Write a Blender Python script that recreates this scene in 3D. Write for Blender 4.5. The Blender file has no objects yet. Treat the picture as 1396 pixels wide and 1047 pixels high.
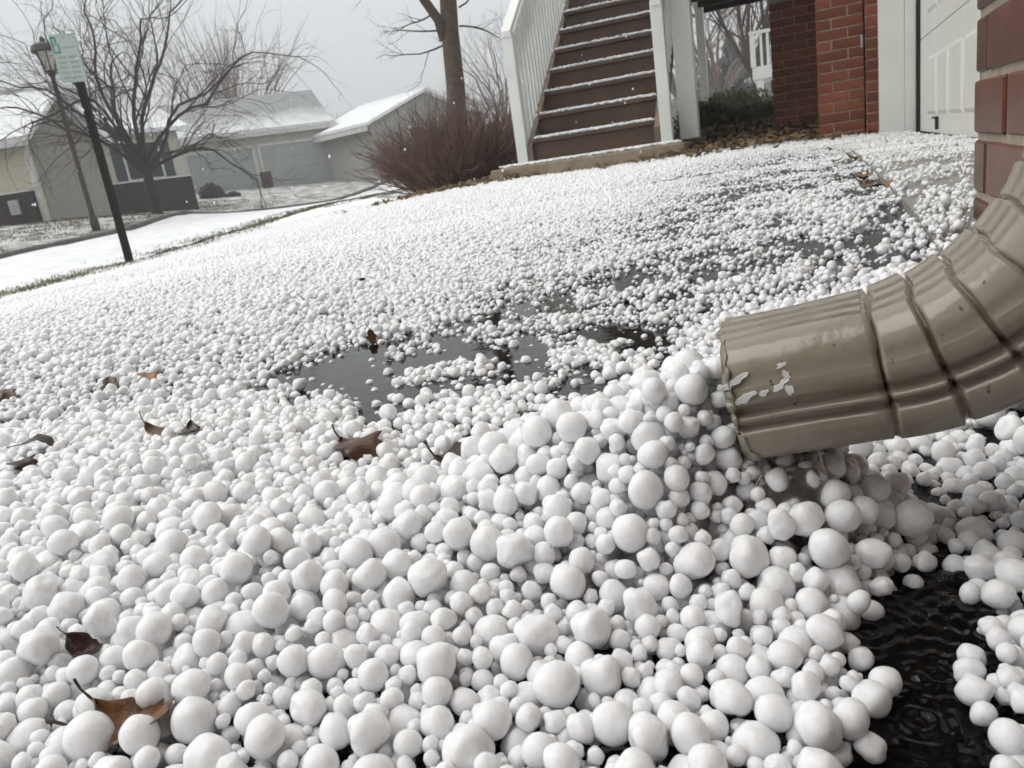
import bpy, bmesh, math, random
import numpy as np
from mathutils import Vector, Matrix, Euler, noise

random.seed(7)
rng = np.random.default_rng(7)
PI = math.pi
SC = bpy.context.scene
COL = SC.collection

# ------------------------------------------------------------------ camera
CAM_H = 0.20
F_PX, W_PX, H_PX = 1048.0, 1396.0, 1047.0
PITCH, ROLL = math.radians(15.7), math.radians(8.5)
r0 = np.array([1, 0, 0.]); u0 = np.array([0, math.sin(PITCH), math.cos(PITCH)])
CF = np.array([0, math.cos(PITCH), -math.sin(PITCH)])
CR = math.cos(ROLL) * r0 - math.sin(ROLL) * u0
CU = math.sin(ROLL) * r0 + math.cos(ROLL) * u0
CP = np.array([0, 0, CAM_H])
cd = bpy.data.cameras.new('camera'); cam = bpy.data.objects.new('camera', cd); COL.objects.link(cam)
cd.sensor_width = 36.0; cd.lens = F_PX / W_PX * 36.0
cd.clip_start = 0.01; cd.clip_end = 3000
cd.dof.use_dof = True; cd.dof.focus_distance = 0.45; cd.dof.aperture_fstop = 34
cam.matrix_world = Matrix(((CR[0], CU[0], -CF[0], 0), (CR[1], CU[1], -CF[1], 0), (CR[2], CU[2], -CF[2], CAM_H), (0, 0, 0, 1)))
SC.camera = cam

# ------------------------------------------------------------------ sky, sun, exposure
SUN_EL, SUN_AZ = math.radians(60), math.radians(-85)
world = bpy.data.worlds.new('World'); SC.world = world; world.use_nodes = True
wt = world.node_tree; wt.nodes.clear()
wo = wt.nodes.new('ShaderNodeOutputWorld'); bg = wt.nodes.new('ShaderNodeBackground')
sky = wt.nodes.new('ShaderNodeTexSky'); sky.sky_type = 'NISHITA'; sky.sun_disc = False
sky.sun_elevation = SUN_EL; sky.sun_rotation = SUN_AZ; sky.dust_density = 4
hs = wt.nodes.new('ShaderNodeHueSaturation'); hs.inputs['Saturation'].default_value = 0.25
wt.links.new(sky.outputs[0], hs.inputs['Color'])
tc = wt.nodes.new('ShaderNodeTexCoord'); sep = wt.nodes.new('ShaderNodeSeparateXYZ')
wt.links.new(tc.outputs['Generated'], sep.inputs[0])
ramp = wt.nodes.new('ShaderNodeValToRGB')           # overcast deck: brighter overhead, as overcast skies are
ramp.color_ramp.elements[0].position = 0.0; ramp.color_ramp.elements[0].color = (6.1, 6.35, 6.5, 1)
ramp.color_ramp.elements[1].position = 1.0; ramp.color_ramp.elements[1].color = (9.2, 9.4, 9.5, 1)
wt.links.new(sep.outputs['Z'], ramp.inputs[0])
mixw = wt.nodes.new('ShaderNodeMixRGB'); mixw.inputs[0].default_value = 0.90
wt.links.new(hs.outputs[0], mixw.inputs[1]); wt.links.new(ramp.outputs[0], mixw.inputs[2])
wt.links.new(mixw.outputs[0], bg.inputs[0]); bg.inputs[1].default_value = 0.1
wt.links.new(bg.outputs[0], wo.inputs[0])
sl = bpy.data.lights.new('sun', 'SUN'); sl.energy = 1.5; sl.angle = math.radians(50); sl.color = (1, 0.98, 0.95)
so = bpy.data.objects.new('sun', sl); COL.objects.link(so)
_sd = Vector((math.cos(SUN_EL) * math.sin(SUN_AZ), math.cos(SUN_EL) * math.cos(SUN_AZ), math.sin(SUN_EL)))
so.rotation_euler = _sd.to_track_quat('Z', 'Y').to_euler(); so.location = (0, 0, 20)
SC.view_settings.view_transform = 'Standard'; SC.view_settings.look = 'None'
SC.view_settings.exposure = 0.3; SC.view_settings.gamma = 1
SC.cycles.use_denoising = True
SC.cycles.use_adaptive_sampling = True; SC.cycles.adaptive_threshold = .06
SC.cycles.max_bounces = 6; SC.cycles.diffuse_bounces = 4; SC.cycles.glossy_bounces = 4
SC.cycles.transmission_bounces = 5; SC.cycles.caustics_reflective = False; SC.cycles.caustics_refractive = False

# ------------------------------------------------------------------ helpers
def at(x, y, Y=None, Z=None, D=None):
    d = CF + (x - W_PX / 2) / F_PX * CR - (y - H_PX / 2) / F_PX * CU
    t = Y / d[1] if Y is not None else ((Z - CAM_H) / d[2] if Z is not None else D)
    return CP + t * d
def proj(P):
    v = np.asarray(P, float) - CP
    w = v @ CF; w = np.where(np.abs(w) < 1e-6, 1e-6, w)
    return W_PX / 2 + F_PX * (v @ CR) / w, H_PX / 2 - F_PX * (v @ CU) / w, w

class TPS:
    def __init__(self, pts):
        p = np.array(pts, float); self.c = p[:, :2]; n = len(p)
        A = np.zeros((n + 3, n + 3)); A[:n, :n] = self.k(self.c, self.c) + np.eye(n) * 1e-9
        A[:n, n] = 1; A[:n, n + 1:] = self.c; A[n, :n] = 1; A[n + 1:, :n] = self.c.T
        self.w = np.linalg.solve(A, np.r_[p[:, 2], 0, 0, 0])
    @staticmethod
    def k(a, b):
        r2 = ((a[:, None, :] - b[None]) ** 2).sum(-1)
        return np.where(r2 > 1e-14, r2 * np.log(np.maximum(r2, 1e-14)) * .5, 0)
    def __call__(self, xy):
        xy = np.atleast_2d(np.asarray(xy, float)); out = np.empty(len(xy)); n = len(self.c)
        for i in range(0, len(xy), 20000):
            q = xy[i:i + 20000]
            out[i:i + 20000] = self.k(q, self.c) @ self.w[:n] + self.w[n] + q @ self.w[n + 1:]
        return out

def in_poly(x, y, poly):
    x = np.asarray(x, float); y = np.asarray(y, float)
    c = np.zeros(x.shape, bool); n = len(poly)
    for i in range(n):
        x1, y1 = poly[i][:2]; x2, y2 = poly[(i + 1) % n][:2]
        c ^= ((y1 > y) != (y2 > y)) & (x < (x2 - x1) * (y - y1) / (y2 - y1 + 1e-12) + x1)
    return c

def hash2(ix, iy, seed=0):
    h = (ix.astype(np.int64) * 374761393 + iy.astype(np.int64) * 668265263 + seed * 144665) & 0xffffffff
    h = ((h ^ (h >> 13)) * 1274126177) & 0xffffffff
    return ((h ^ (h >> 16)) & 0xffff) / 65535.0
def vnoise(x, y, s, seed=0):
    x = np.asarray(x, float) / s; y = np.asarray(y, float) / s
    ix = np.floor(x); iy = np.floor(y); fx = x - ix; fy = y - iy
    fx = fx * fx * (3 - 2 * fx); fy = fy * fy * (3 - 2 * fy)
    a = hash2(ix, iy, seed); b = hash2(ix + 1, iy, seed); c = hash2(ix, iy + 1, seed); d = hash2(ix + 1, iy + 1, seed)
    return (a * (1 - fx) + b * fx) * (1 - fy) + (c * (1 - fx) + d * fx) * fy
def fnoise(x, y, s, seed=0):
    return (vnoise(x, y, s, seed) * .55 + vnoise(x, y, s * .47, seed + 5) * .3 + vnoise(x, y, s * .21, seed + 9) * .15)
def sstep(a, b, x): 
    t = np.clip((x - a) / (b - a), 0, 1); return t * t * (3 - 2 * t)

# ---- materials
MATS = {}
def principled(name):
    m = bpy.data.materials.new(name); m.use_nodes = True
    return m, m.node_tree, m.node_tree.nodes['Principled BSDF']
def mat(name, col, rough=.6, var=.15, scale=8, bump=0., bscale=None, metal=0., spec=None, col2=None, objrand=0., coat=0., detail=6, bdist=.002):
    if name in MATS: return MATS[name]
    m, nt, b = principled(name); L = nt.links
    tco = nt.nodes.new('ShaderNodeTexCoord')
    nz = nt.nodes.new('ShaderNodeTexNoise'); nz.inputs['Scale'].default_value = scale; nz.inputs['Detail'].default_value = detail
    L.new(tco.outputs['Object'], nz.inputs['Vector'])
    cr = nt.nodes.new('ShaderNodeValToRGB')
    c2 = col2 or tuple(min(1, c * (1 + var)) for c in col)
    c1 = col if col2 else tuple(c * (1 - var) for c in col)
    cr.color_ramp.elements[0].position = .3; cr.color_ramp.elements[0].color = (*c1, 1)
    cr.color_ramp.elements[1].position = .7; cr.color_ramp.elements[1].color = (*c2, 1)
    L.new(nz.outputs['Fac'], cr.inputs[0]); out = cr.outputs[0]
    if objrand:
        oi = nt.nodes.new('ShaderNodeObjectInfo'); h = nt.nodes.new('ShaderNodeHueSaturation')
        mr = nt.nodes.new('ShaderNodeMapRange'); mr.inputs[3].default_value = 1 - objrand; mr.inputs[4].default_value = 1 + objrand
        L.new(oi.outputs['Random'], mr.inputs[0]); L.new(mr.outputs[0], h.inputs['Value']); L.new(out, h.inputs['Color']); out = h.outputs[0]
    L.new(out, b.inputs['Base Color'])
    b.inputs['Roughness'].default_value = rough; b.inputs['Metallic'].default_value = metal
    if spec is not None: b.inputs['Specular IOR Level'].default_value = spec
    if coat: b.inputs['Coat Weight'].default_value = coat; b.inputs['Coat Roughness'].default_value = .1
    if bump:
        n2 = nt.nodes.new('ShaderNodeTexNoise'); n2.inputs['Scale'].default_value = bscale or scale * 3; n2.inputs['Detail'].default_value = 5
        L.new(tco.outputs['Object'], n2.inputs['Vector'])
        bp = nt.nodes.new('ShaderNodeBump'); bp.inputs['Strength'].default_value = bump; bp.inputs['Distance'].default_value = bdist
        L.new(n2.outputs['Fac'], bp.inputs['Height']); L.new(bp.outputs[0], b.inputs['Normal'])
    MATS[name] = m; return m

def hail_material():
    m, nt, b = principled('hail_ice'); L = nt.links
    tco = nt.nodes.new('ShaderNodeTexCoord'); nz = nt.nodes.new('ShaderNodeTexNoise'); nz.inputs['Scale'].default_value = 2.2; nz.inputs['Detail'].default_value = 4
    L.new(tco.outputs['Object'], nz.inputs['Vector'])
    cr = nt.nodes.new('ShaderNodeValToRGB')
    cr.color_ramp.elements[0].position = .3; cr.color_ramp.elements[0].color = (.86, .865, .87, 1)
    cr.color_ramp.elements[1].position = .65; cr.color_ramp.elements[1].color = (.95, .95, .95, 1)
    L.new(nz.outputs['Fac'], cr.inputs[0]); L.new(cr.outputs[0], b.inputs['Base Color'])
    b.inputs['Roughness'].default_value = .22; b.inputs['IOR'].default_value = 1.31
    b.inputs['Subsurface Weight'].default_value = 1.0; b.inputs['Subsurface Radius'].default_value = (1.0, .98, .95)
    b.inputs['Subsurface Scale'].default_value = .007
    n2 = nt.nodes.new('ShaderNodeTexNoise'); n2.inputs['Scale'].default_value = 7; L.new(tco.outputs['Object'], n2.inputs['Vector'])
    bp = nt.nodes.new('ShaderNodeBump'); bp.inputs['Strength'].default_value = .08; bp.inputs['Distance'].default_value = .04
    L.new(n2.outputs['Fac'], bp.inputs['Height']); L.new(bp.outputs[0], b.inputs['Normal'])
    return m
HAIL = hail_material()
HAILDRY = mat('hail_white', (.80, .81, .815), .4, col2=(.93, .93, .93), scale=2.2)
HAILFAR = mat('hail_cover_white', (.80, .81, .82), .55, col2=(.92, .92, .92), scale=60, bump=.8, bscale=70, bdist=.008)
WHITE = mat('white_paint', (.80, .80, .77), .45, .05, 4, .05)
MORTAR = mat('mortar', (.33, .28, .215), .85, .25, 40, .6, 160)

# ---- mesh builder
class MB:
    def __init__(self): self.v = []; self.f = []
    def add(self, vs, fs):
        o = len(self.v); self.v += [tuple(map(float, p)) for p in vs]; self.f += [tuple(i + o for i in q) for q in fs]; return self
    def box(self, lo, hi, fr=None):
        vs = [(x, y, z) for z in (lo[2], hi[2]) for y in (lo[1], hi[1]) for x in (lo[0], hi[0])]
        if fr: vs = [fr(p) for p in vs]
        return self.add(vs, [(0, 2, 3, 1), (4, 5, 7, 6), (0, 1, 5, 4), (2, 6, 7, 3), (0, 4, 6, 2), (1, 3, 7, 5)])
    def prism(self, poly, ext, fr=None):
        """poly: list of 3d points, ext: vector"""
        e = np.array(ext, float); n = len(poly); a = [np.array(p, float) for p in poly]
        vs = [p for p in a] + [p + e for p in a]
        if fr: vs = [fr(p) for p in vs]
        return self.add(vs, [tuple(range(n))[::-1], tuple(range(n, 2 * n))] + [(i, (i + 1) % n, n + (i + 1) % n, n + i) for i in range(n)])
    def tube(self, pts, rad, n=6, cap=True):
        P = [Vector(p) for p in pts]; base = len(self.v); u = None
        for i, p in enumerate(P):
            t = (P[min(i + 1, len(P) - 1)] - P[max(i - 1, 0)])
            if t.length < 1e-9: t = Vector((0, 0, 1))
            t.normalize()
            if u is None: u = t.orthogonal().normalized()
            else:
                u = u - t * u.dot(t)
                u = u.normalized() if u.length > 1e-6 else t.orthogonal().normalized()
            w = t.cross(u); r = rad[i] if hasattr(rad, '__len__') else rad
            for k in range(n):
                a = 2 * PI * k / n; q = p + (u * math.cos(a) + w * math.sin(a)) * r; self.v.append((q.x, q.y, q.z))
        for i in range(len(P) - 1):
            for k in range(n):
                a = base + i * n + k; b2 = base + i * n + (k + 1) % n
                self.f.append((a, b2, b2 + n, a + n))
        if cap:
            self.f.append(tuple(base + k for k in range(n))[::-1]); self.f.append(tuple(base + (len(P) - 1) * n + k for k in range(n)))
        return self
    def lathe(self, prof, n=12, c=(0, 0, 0)):
        base = len(self.v)
        for r, z in prof:
            for k in range(n):
                a = 2 * PI * k / n; self.v.append((c[0] + r * math.cos(a), c[1] + r * math.sin(a), c[2] + z))
        for i in range(len(prof) - 1):
            for k in range(n):
                a = base + i * n + k; b2 = base + i * n + (k + 1) % n; self.f.append((a, b2, b2 + n, a + n))
        self.f.append(tuple(base + k for k in range(n))[::-1]); self.f.append(tuple(base + (len(prof) - 1) * n + k for k in range(n)))
        return self
    def build(self, name, m, parent=None, smooth=False, bevel=0.):
        me = bpy.data.meshes.new(name); me.from_pydata(self.v, [], self.f); me.materials.append(m)
        if smooth: me.polygons.foreach_set('use_smooth', [True] * len(me.polygons))
        me.update(); o = bpy.data.objects.new(name, me); COL.objects.link(o)
        if parent: o.parent = parent
        if bevel:
            bv = o.modifiers.new('bevel', 'BEVEL'); bv.width = bevel; bv.segments = 2; bv.limit_method = 'ANGLE'
        return o
def tag(o, label=None, cat=None, group=None, kind=None):
    if label: o['label'] = label
    if cat: o['category'] = cat
    if group: o['group'] = group
    if kind: o['kind'] = kind
    return o
def empty(name, loc, label=None, cat=None, group=None):
    o = bpy.data.objects.new(name, None); COL.objects.link(o); o.location = tuple(map(float, loc)); o.empty_display_size = .05
    bpy.context.view_layer.update()
    return tag(o, label, cat, group)
def under(o, parent):
    """parent keeping world placement (parents are only translated)"""
    o.parent = parent
    q = parent; tr = Vector((0, 0, 0))
    while q is not None: tr += q.location; q = q.parent
    o.location = o.location - tr
    return o
def grid_mesh(name, xs, ys, zf, m, mask=None, smooth=True):
    X, Y = np.meshgrid(xs, ys); Z = zf(X.ravel(), Y.ravel())
    V = np.c_[X.ravel(), Y.ravel(), Z]; nx, ny = len(xs), len(ys)
    i = np.arange(nx * ny).reshape(ny, nx)
    q = np.stack([i[:-1, :-1], i[:-1, 1:], i[1:, 1:], i[1:, :-1]], -1).reshape(-1, 4)
    if mask is not None:
        ctr = V[q].mean(1); keep = mask(ctr[:, 0], ctr[:, 1], ctr[:, 2]); q = q[keep]
        used = np.unique(q); re = np.full(len(V), -1); re[used] = np.arange(len(used)); V = V[used]; q = re[q]
    me = bpy.data.meshes.new(name); me.vertices.add(len(V)); me.vertices.foreach_set('co', V.ravel())
    me.loops.add(q.size); me.loops.foreach_set('vertex_index', q.ravel().astype(np.int32))
    me.polygons.add(len(q)); me.polygons.foreach_set('loop_start', np.arange(0, q.size, 4, dtype=np.int32)); 
    me.polygons.foreach_set('use_smooth', [smooth] * len(q)); me.update(calc_edges=True); me.validate()
    me.materials.append(m); o = bpy.data.objects.new(name, me); COL.objects.link(o); return o

# ------------------------------------------------------------------ the lie of the land
TH = math.radians(23.5)
WD = np.array([math.sin(TH), math.cos(TH), 0]); WN = np.array([math.cos(TH), -math.sin(TH), 0])
NC = np.array([.598, .954, 0])                       # far corner of the near brick pier
def wall(t, off, z): return NC + t * WD + off * WN + np.array([0, 0, z])

gp = [(0, 0, 0), (0, .25, 0), (-.3, .3, 0), (-.5, .6, 0), (.12, .3, -.001), (.25, .3, 0), (-.17, .88, -.002), (.12, .77, -.002), (0, .6, -.001),
      (.3, -.6, .02), (-1.2, -1, -.02), (-1.2, 1.85, -.005), (-.52, 2.03, .0), (-.38, 2.4, .01), (.4, .7, .02), (.55, .95, .045), (.8, 1.6, .05),
      (.3, 1.4, .012), (.5, 2.6, .03), (-4.6, 3, -.24)]
gp += [tuple(wall(t, o, z)) for t, o, z in ((-1, .1, .06), (0, .15, .06), (2, .1, .045), (2, .5, .03), (4.8, .3, .02), (4.9, -.2, .055), (4, -.6, .05))]
for x, y, D in ((690, 248, 5.95), (805, 233, 5.85), (930, 212, 5.7), (10, 405, 6.5), (180, 357, 10.0), (455, 276, 15), (540, 264, 13), (600, 262, 7.2), (1000, 182, 7.4), (1000, 168, 10),
                (132, 315, 17), (65, 302, 20), (215, 291, 19), (240, 289, 26), (262, 264, 36), (455, 246, 38.5), (530, 236, 40), (0, 350, 13), (270, 294, 20),
                (465, 271, 30), (1030, 150, 14)):
    gp.append(tuple(at(x, y, D=D)))
gp += [(20, 30, .6), (-30, 50, 1.2), (-34, 12, .4), (30, -10, .2), (-20, -20, -.3), (0, 60, 1.0), (9, 16, .4), (0, -12, 0), (20, 5, .2), (-12, 3, -.1)]
_tps = TPS(gp)
def ground(x, y):
    x = np.atleast_1d(np.asarray(x, float)); y = np.atleast_1d(np.asarray(y, float))
    r = np.hypot(x, y); k = np.minimum(1, 48 / np.maximum(r, 1e-6))
    z = _tps(np.c_[x * k, y * k])
    return np.clip(z, -1.0, 2.0)
def g1(x, y): return float(ground([x], [y])[0])

DRIVE = [(-4.2, -4), (-4.05, 6.5), (-4.5, 10), (-2.75, 15), (-1.8, 13.4), (-.5, 7.7), (.15, 6.6), (1.7, 6.05), tuple(wall(5.0, -.25, 0)[:2]), tuple(wall(5.0, .05, 0)[:2]), tuple(wall(-5.5, .05, 0)[:2])]
STREET = [(-12, -4), (-8.7, 7), (-8.0, 13), (-7.15, 20.6), (-5.4, 31), (-2.5, 44), (3, 44), (-.6, 16), (-2.8, 15.7), (-4.75, 10.3), (-4.3, 6.5), (-4.6, -4)]

lawn = mat('lawn_hail_dusted', (.10, .085, .055), .9, col2=(.74, .75, .75), scale=2.6, bump=.9, bscale=40, bdist=.02, detail=12)
u = np.linspace(-7.2, 7.2, 190); gx = np.sinh(u) * .9
def ground_z(x, y):
    z = ground(x, y); near = in_poly(x, y, DRIVE) | in_poly(x, y, STREET)
    return np.where(near, z - .05, z) + (fnoise(x, y, .5, 3) - .5) * .05 * (~near)
o = grid_mesh('ground', gx, gx + 4.0, ground_z, lawn); tag(o, kind='structure')

asph = mat('wet_asphalt', (.018, .018, .019), .22, col2=(.05, .05, .05), scale=60, bump=.6, bscale=420, bdist=.002)
def graded(lo, hi, c, n, k): 
    a = math.asinh((lo - c) / k); b = math.asinh((hi - c) / k); return c + k * np.sinh(np.linspace(a, b, n))
def drive_z(x, y):
    z = ground(x, y) + (fnoise(x, y, .22, 11) - .5) * .006
    low = (1 - sstep(.20, .30, x)) * sstep(-.95, -.8, x) * (1 - sstep(.95, 1.15, y)) * sstep(-.1, .05, y)   # the hollow that holds the puddle
    return z * (1 - low) + np.minimum(z, -.001) * low
o = grid_mesh('driveway', graded(-5.2, 4.2, .1, 210, .35), graded(-4, 15.4, .6, 260, .5), drive_z, asph, lambda x, y, z: in_poly(x, y, DRIVE)); tag(o, kind='structure')
street_m = mat('hail_covered_street', (.66, .67, .69), .6, col2=(.88, .88, .88), scale=3.5, bump=.6, bscale=60, bdist=.01, detail=10)
o = grid_mesh('street', np.linspace(-12.4, 3, 60), np.linspace(-4, 44, 128), lambda x, y: ground(x, y) + .006, street_m, lambda x, y, z: in_poly(x, y, STREET)); tag(o, kind='structure')
# far kerb
kerb_m = mat('kerb_concrete', (.10, .09, .08), .8, .3, 5, .3)
kp = []
for (x1, y1), (x2, y2) in zip(STREET[0:5], STREET[1:6]):
    n_ = max(2, int(math.hypot(x2 - x1, y2 - y1) / 1.0))
    kp += [(x1 + (x2 - x1) * i / n_, y1 + (y2 - y1) * i / n_) for i in range(n_)]
kb = MB()
for (x1, y1), (x2, y2) in zip(kp[:-1], kp[1:]):
    z1 = g1(x1, y1); z2 = g1(x2, y2)
    kb.add([(x1 - .16, y1, z1 - .1), (x1 + .02, y1, z1 - .1), (x1, y1, z1 + .075), (x1 - .16, y1, z1 + .085),
            (x2 - .16, y2, z2 - .1), (x2 + .02, y2, z2 - .1), (x2, y2, z2 + .075), (x2 - .16, y2, z2 + .085)],
           [(1, 5, 6, 2), (2, 6, 7, 3), (3, 7, 4, 0)])
tag(kb.build('kerb', kerb_m), kind='structure')
# garage slab
conc = mat('wet_concrete', (.20, .19, .17), .45, col2=(.33, .31, .28), scale=14, bump=.3, bscale=120)
sb = MB(); ts = np.linspace(-5.4, 4.9, 40)
for i in range(len(ts) - 1):
    c = [wall(t, o_, 0) for t in ts[i:i + 2] for o_ in (-.055, .40)]
    zz = [max(g1(p[0], p[1]) + .012, .022) for p in c]
    top = [(p[0], p[1], z) for p, z in zip(c, zz)]; bot = [(p[0], p[1], z - .2) for p, z in zip(c, zz)]
    sb.add(top + bot, [(0, 2, 3, 1), (0, 4, 6, 2), (1, 3, 7, 5)])
tag(sb.build('garage_slab', conc), kind='structure')
def slab_z(x, y): return np.maximum(ground(x, y) + .012, .022)

# grass verge between the driveway and the street
def verge():
    P = []
    pts = [(-4.2, 2.0), (-4.15, 6.5), (-4.6, 10), (-2.78, 15.2), (-1.9, 13.8)]
    mb = MB()
    for (x1, y1), (x2, y2) in zip(pts[:-1], pts[1:]):
        n = int(3600 * math.hypot(x2 - x1, y2 - y1) / 7)
        for _ in range(n):
            t = random.random(); x = x1 + (x2 - x1) * t + random.gauss(0, .42); y = y1 + (y2 - y1) * t
            P.append((x, y))
    P = np.array(P); P = P[fnoise(P[:, 0], P[:, 1], .5, 21) > .45]; Z = ground(P[:, 0], P[:, 1])
    for (x, y), z in zip(P, Z):
        for _ in range(3):
            a = random.uniform(0, 2 * PI); h = random.uniform(.012, .05); b = random.uniform(.01, .05); ww = random.uniform(.006, .011)
            xx = x + random.gauss(0, .03); yy = y + random.gauss(0, .03)
            dx, dy = math.cos(a), math.sin(a)
            mb.add([(xx - dy * ww, yy + dx * ww, z - .01), (xx + dy * ww, yy - dx * ww, z - .01), (xx + dx * b, yy + dy * b, z + h)], [(0, 1, 2)])
    return mb.build('verge_grass', mat('grass_blade', (.055, .065, .02), .7, col2=(.16, .15, .06), scale=3))
tag(verge(), 'sparse green grass poking through the hail along the street edge', 'grass', kind='stuff')

# stubble on the lawn across the street
def stubble():
    mb = MB(); P = np.c_[rng.uniform(-14, -6.2, 24000), rng.uniform(10, 33, 24000)]
    P = P[~in_poly(P[:, 0], P[:, 1], STREET) & (fnoise(P[:, 0], P[:, 1], .9, 25) > .46)][:9000]
    P = np.array(P); Z = ground(P[:, 0], P[:, 1])
    for (x, y), z in zip(P, Z):
        for _ in range(2):
            a = random.uniform(0, 2 * PI); h = random.uniform(.03, .07); b = random.uniform(.01, .06); ww = .012
            xx = x + random.gauss(0, .05); yy = y + random.gauss(0, .05); dx, dy = math.cos(a), math.sin(a)
            mb.add([(xx - dy * ww, yy + dx * ww, z - .02), (xx + dy * ww, yy - dx * ww, z - .02), (xx + dx * b, yy + dy * b, z + h)], [(0, 1, 2)])
    return mb.build('lawn_stubble', mat('lawn_blade', (.07, .06, .03), .8, col2=(.20, .17, .10), scale=2))
tag(stubble(), 'brown grass stubble showing through hail on the lawn across the street', 'grass', kind='stuff')

# ------------------------------------------------------------------ the heap and the hail
mp = [(.098, .352, .078), (.068, .37, .070), (.034, .39, .056), (-.004, .41, .036), (-.032, .42, .023), (-.07, .43, .014), (-.13, .46, .010),
      (.13, .47, 0), (.06, .50, 0), (0, .51, 0), (-.06, .53, .0), (.2, .46, 0), (-.15, .6, .006), (.16, .36, .03), (.128, .33, .045), (.152, .325, .028),
      (.107, .225, 0), (.139, .281, .004), (.175, .322, .004), (.19, .40, 0), (.077, .198, 0), (.03, .21, .002), (-.087, .24, .005), (-.05, .2, .002), (0, .12, 0),
      (-.25, .35, .011), (-.2, .45, .015), (-.3, .6, .012), (-.4, .5, .011), (-.15, .33, .016), (.3, .3, 0), (.3, .6, 0), (0, .8, 0), (-.5, .9, 0), (-.6, .3, .008), (.25, .15, 0),
      (.25, .4, 0), (-.3, .75, .003)]
for x, y, Y in ((905, 575, .337), (800, 700, .335), (700, 800, .305), (1000, 800, .282), (1000, 700, .315), (1100, 760, .29), (850, 850, .275), (1150, 690, .315), (600, 800, .31), (900, 920, .247)):
    p = at(x, y, Y=Y); mp.append((p[0], p[1], max(p[2] - .007, 0)))
_mt = TPS(mp)
def mound(x, y):
    x = np.atleast_1d(np.asarray(x, float)); y = np.atleast_1d(np.asarray(y, float))
    e = np.hypot(x - .0, y - .45); fade = 1 - sstep(.55, .85, e)
    fade = fade * (1 - sstep(.44, .52, y) * sstep(-.16, -.04, x)) * (1 - sstep(.17, .22, x))
    m = np.clip(_mt(np.c_[x, y]), 0, .12) * fade
    return m * 1.0 + (fnoise(x, y, .07, 31) - .45) * np.minimum(.012, m * .6)

def gpoly(px): return [tuple(at(x, y, Z=0.0)[:2]) for x, y in px]
POND = gpoly([(330, 545), (420, 490), (560, 460), (680, 425), (800, 392), (900, 372), (1010, 372), (1020, 430), (985, 520), (880, 560), (760, 640), (640, 640), (560, 605), (470, 585), (400, 570)])
PONDBARE = gpoly([(425, 512), (460, 484), (560, 464), (640, 462), (600, 500), (520, 520), (560, 548), (470, 548)])
PUD = gpoly([(1125, 880), (1195, 838), (1250, 770), (1300, 780), (1345, 830), (1335, 900), (1362, 960), (1400, 1060), (1420, 1500), (1050, 1500), (1115, 1045), (1190, 965), (1150, 915)])
_pc = np.mean(PUD[:10], 0); PUD = [tuple(_pc + (np.array(p) - _pc) * 1.14) for p in PUD]
# pipe placement (needed to keep hail out of it)
P_B = at(1010, 645, D=.345)                         # near lower lip corner
SL = math.radians(9.8)
AX = WN * math.cos(SL) + np.array([0, 0, math.sin(SL)]); AV = -WN * math.sin(SL) + np.array([0, 0, math.cos(SL)])
PH, PW = .056, .088
P_O = P_B + AV * PH / 2 + WD * PW / 2
def in_pipe(x, y, z, r):
    d = np.array([x, y, z]) - P_O
    a, v, w_ = d @ AX, d @ AV, d @ WD
    if a < -.002: return False
    v -= max(0, a - .065) ** 2 * 5
    return abs(v) < PH / 2 + r * .8 and abs(w_) < PW / 2 + r * .8 and a < .2

LEAVES = [  # px, py, size m, height tilt, yaw, colour index, curl
    (483, 607, .052, .35, .6, 0), (628, 622, .050, .5, 2.4, 1), (175, 972, .036, .1, 1.2, 2), (110, 877, .018, .3, 1.2, 1), (12, 541, .036, .3, .4, 3),
    (55, 606, .034, .45, 2.0, 1), (28, 632, .030, .3, .9, 1), (216, 587, .030, .9, 1.4, 2), (258, 584, .030, .2, .2, 1), (420, 412, .036, .6, 1.9, 0),
    (506, 457, .020, .9, .4, 2), (492, 383, .030, .5, 2.6, 0), (493, 356, .030, 1.0, 1.6, 1), (1198, 254, .085, .5, .5, 4), (1212, 196, .07, .8, 2.0, 4),
    (1163, 214, .06, .4, 1.0, 4), (150, 525, .034, .3, .3, 3), (1130, 205, .06, .5, .8, 4), (205, 513, .036, .15, .2, 4), (1180, 240, .05, .4, 2.8, 4)]
leafpos = []
for x, y, s, *_ in LEAVES:
    zz = .012
    for _ in range(4):
        p = at(x, y, Z=zz); zz = g1(p[0], p[1]) + float(mound([p[0]], [p[1]])[0]) + .013
    leafpos.append((p[0], p[1], zz, s))

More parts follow.
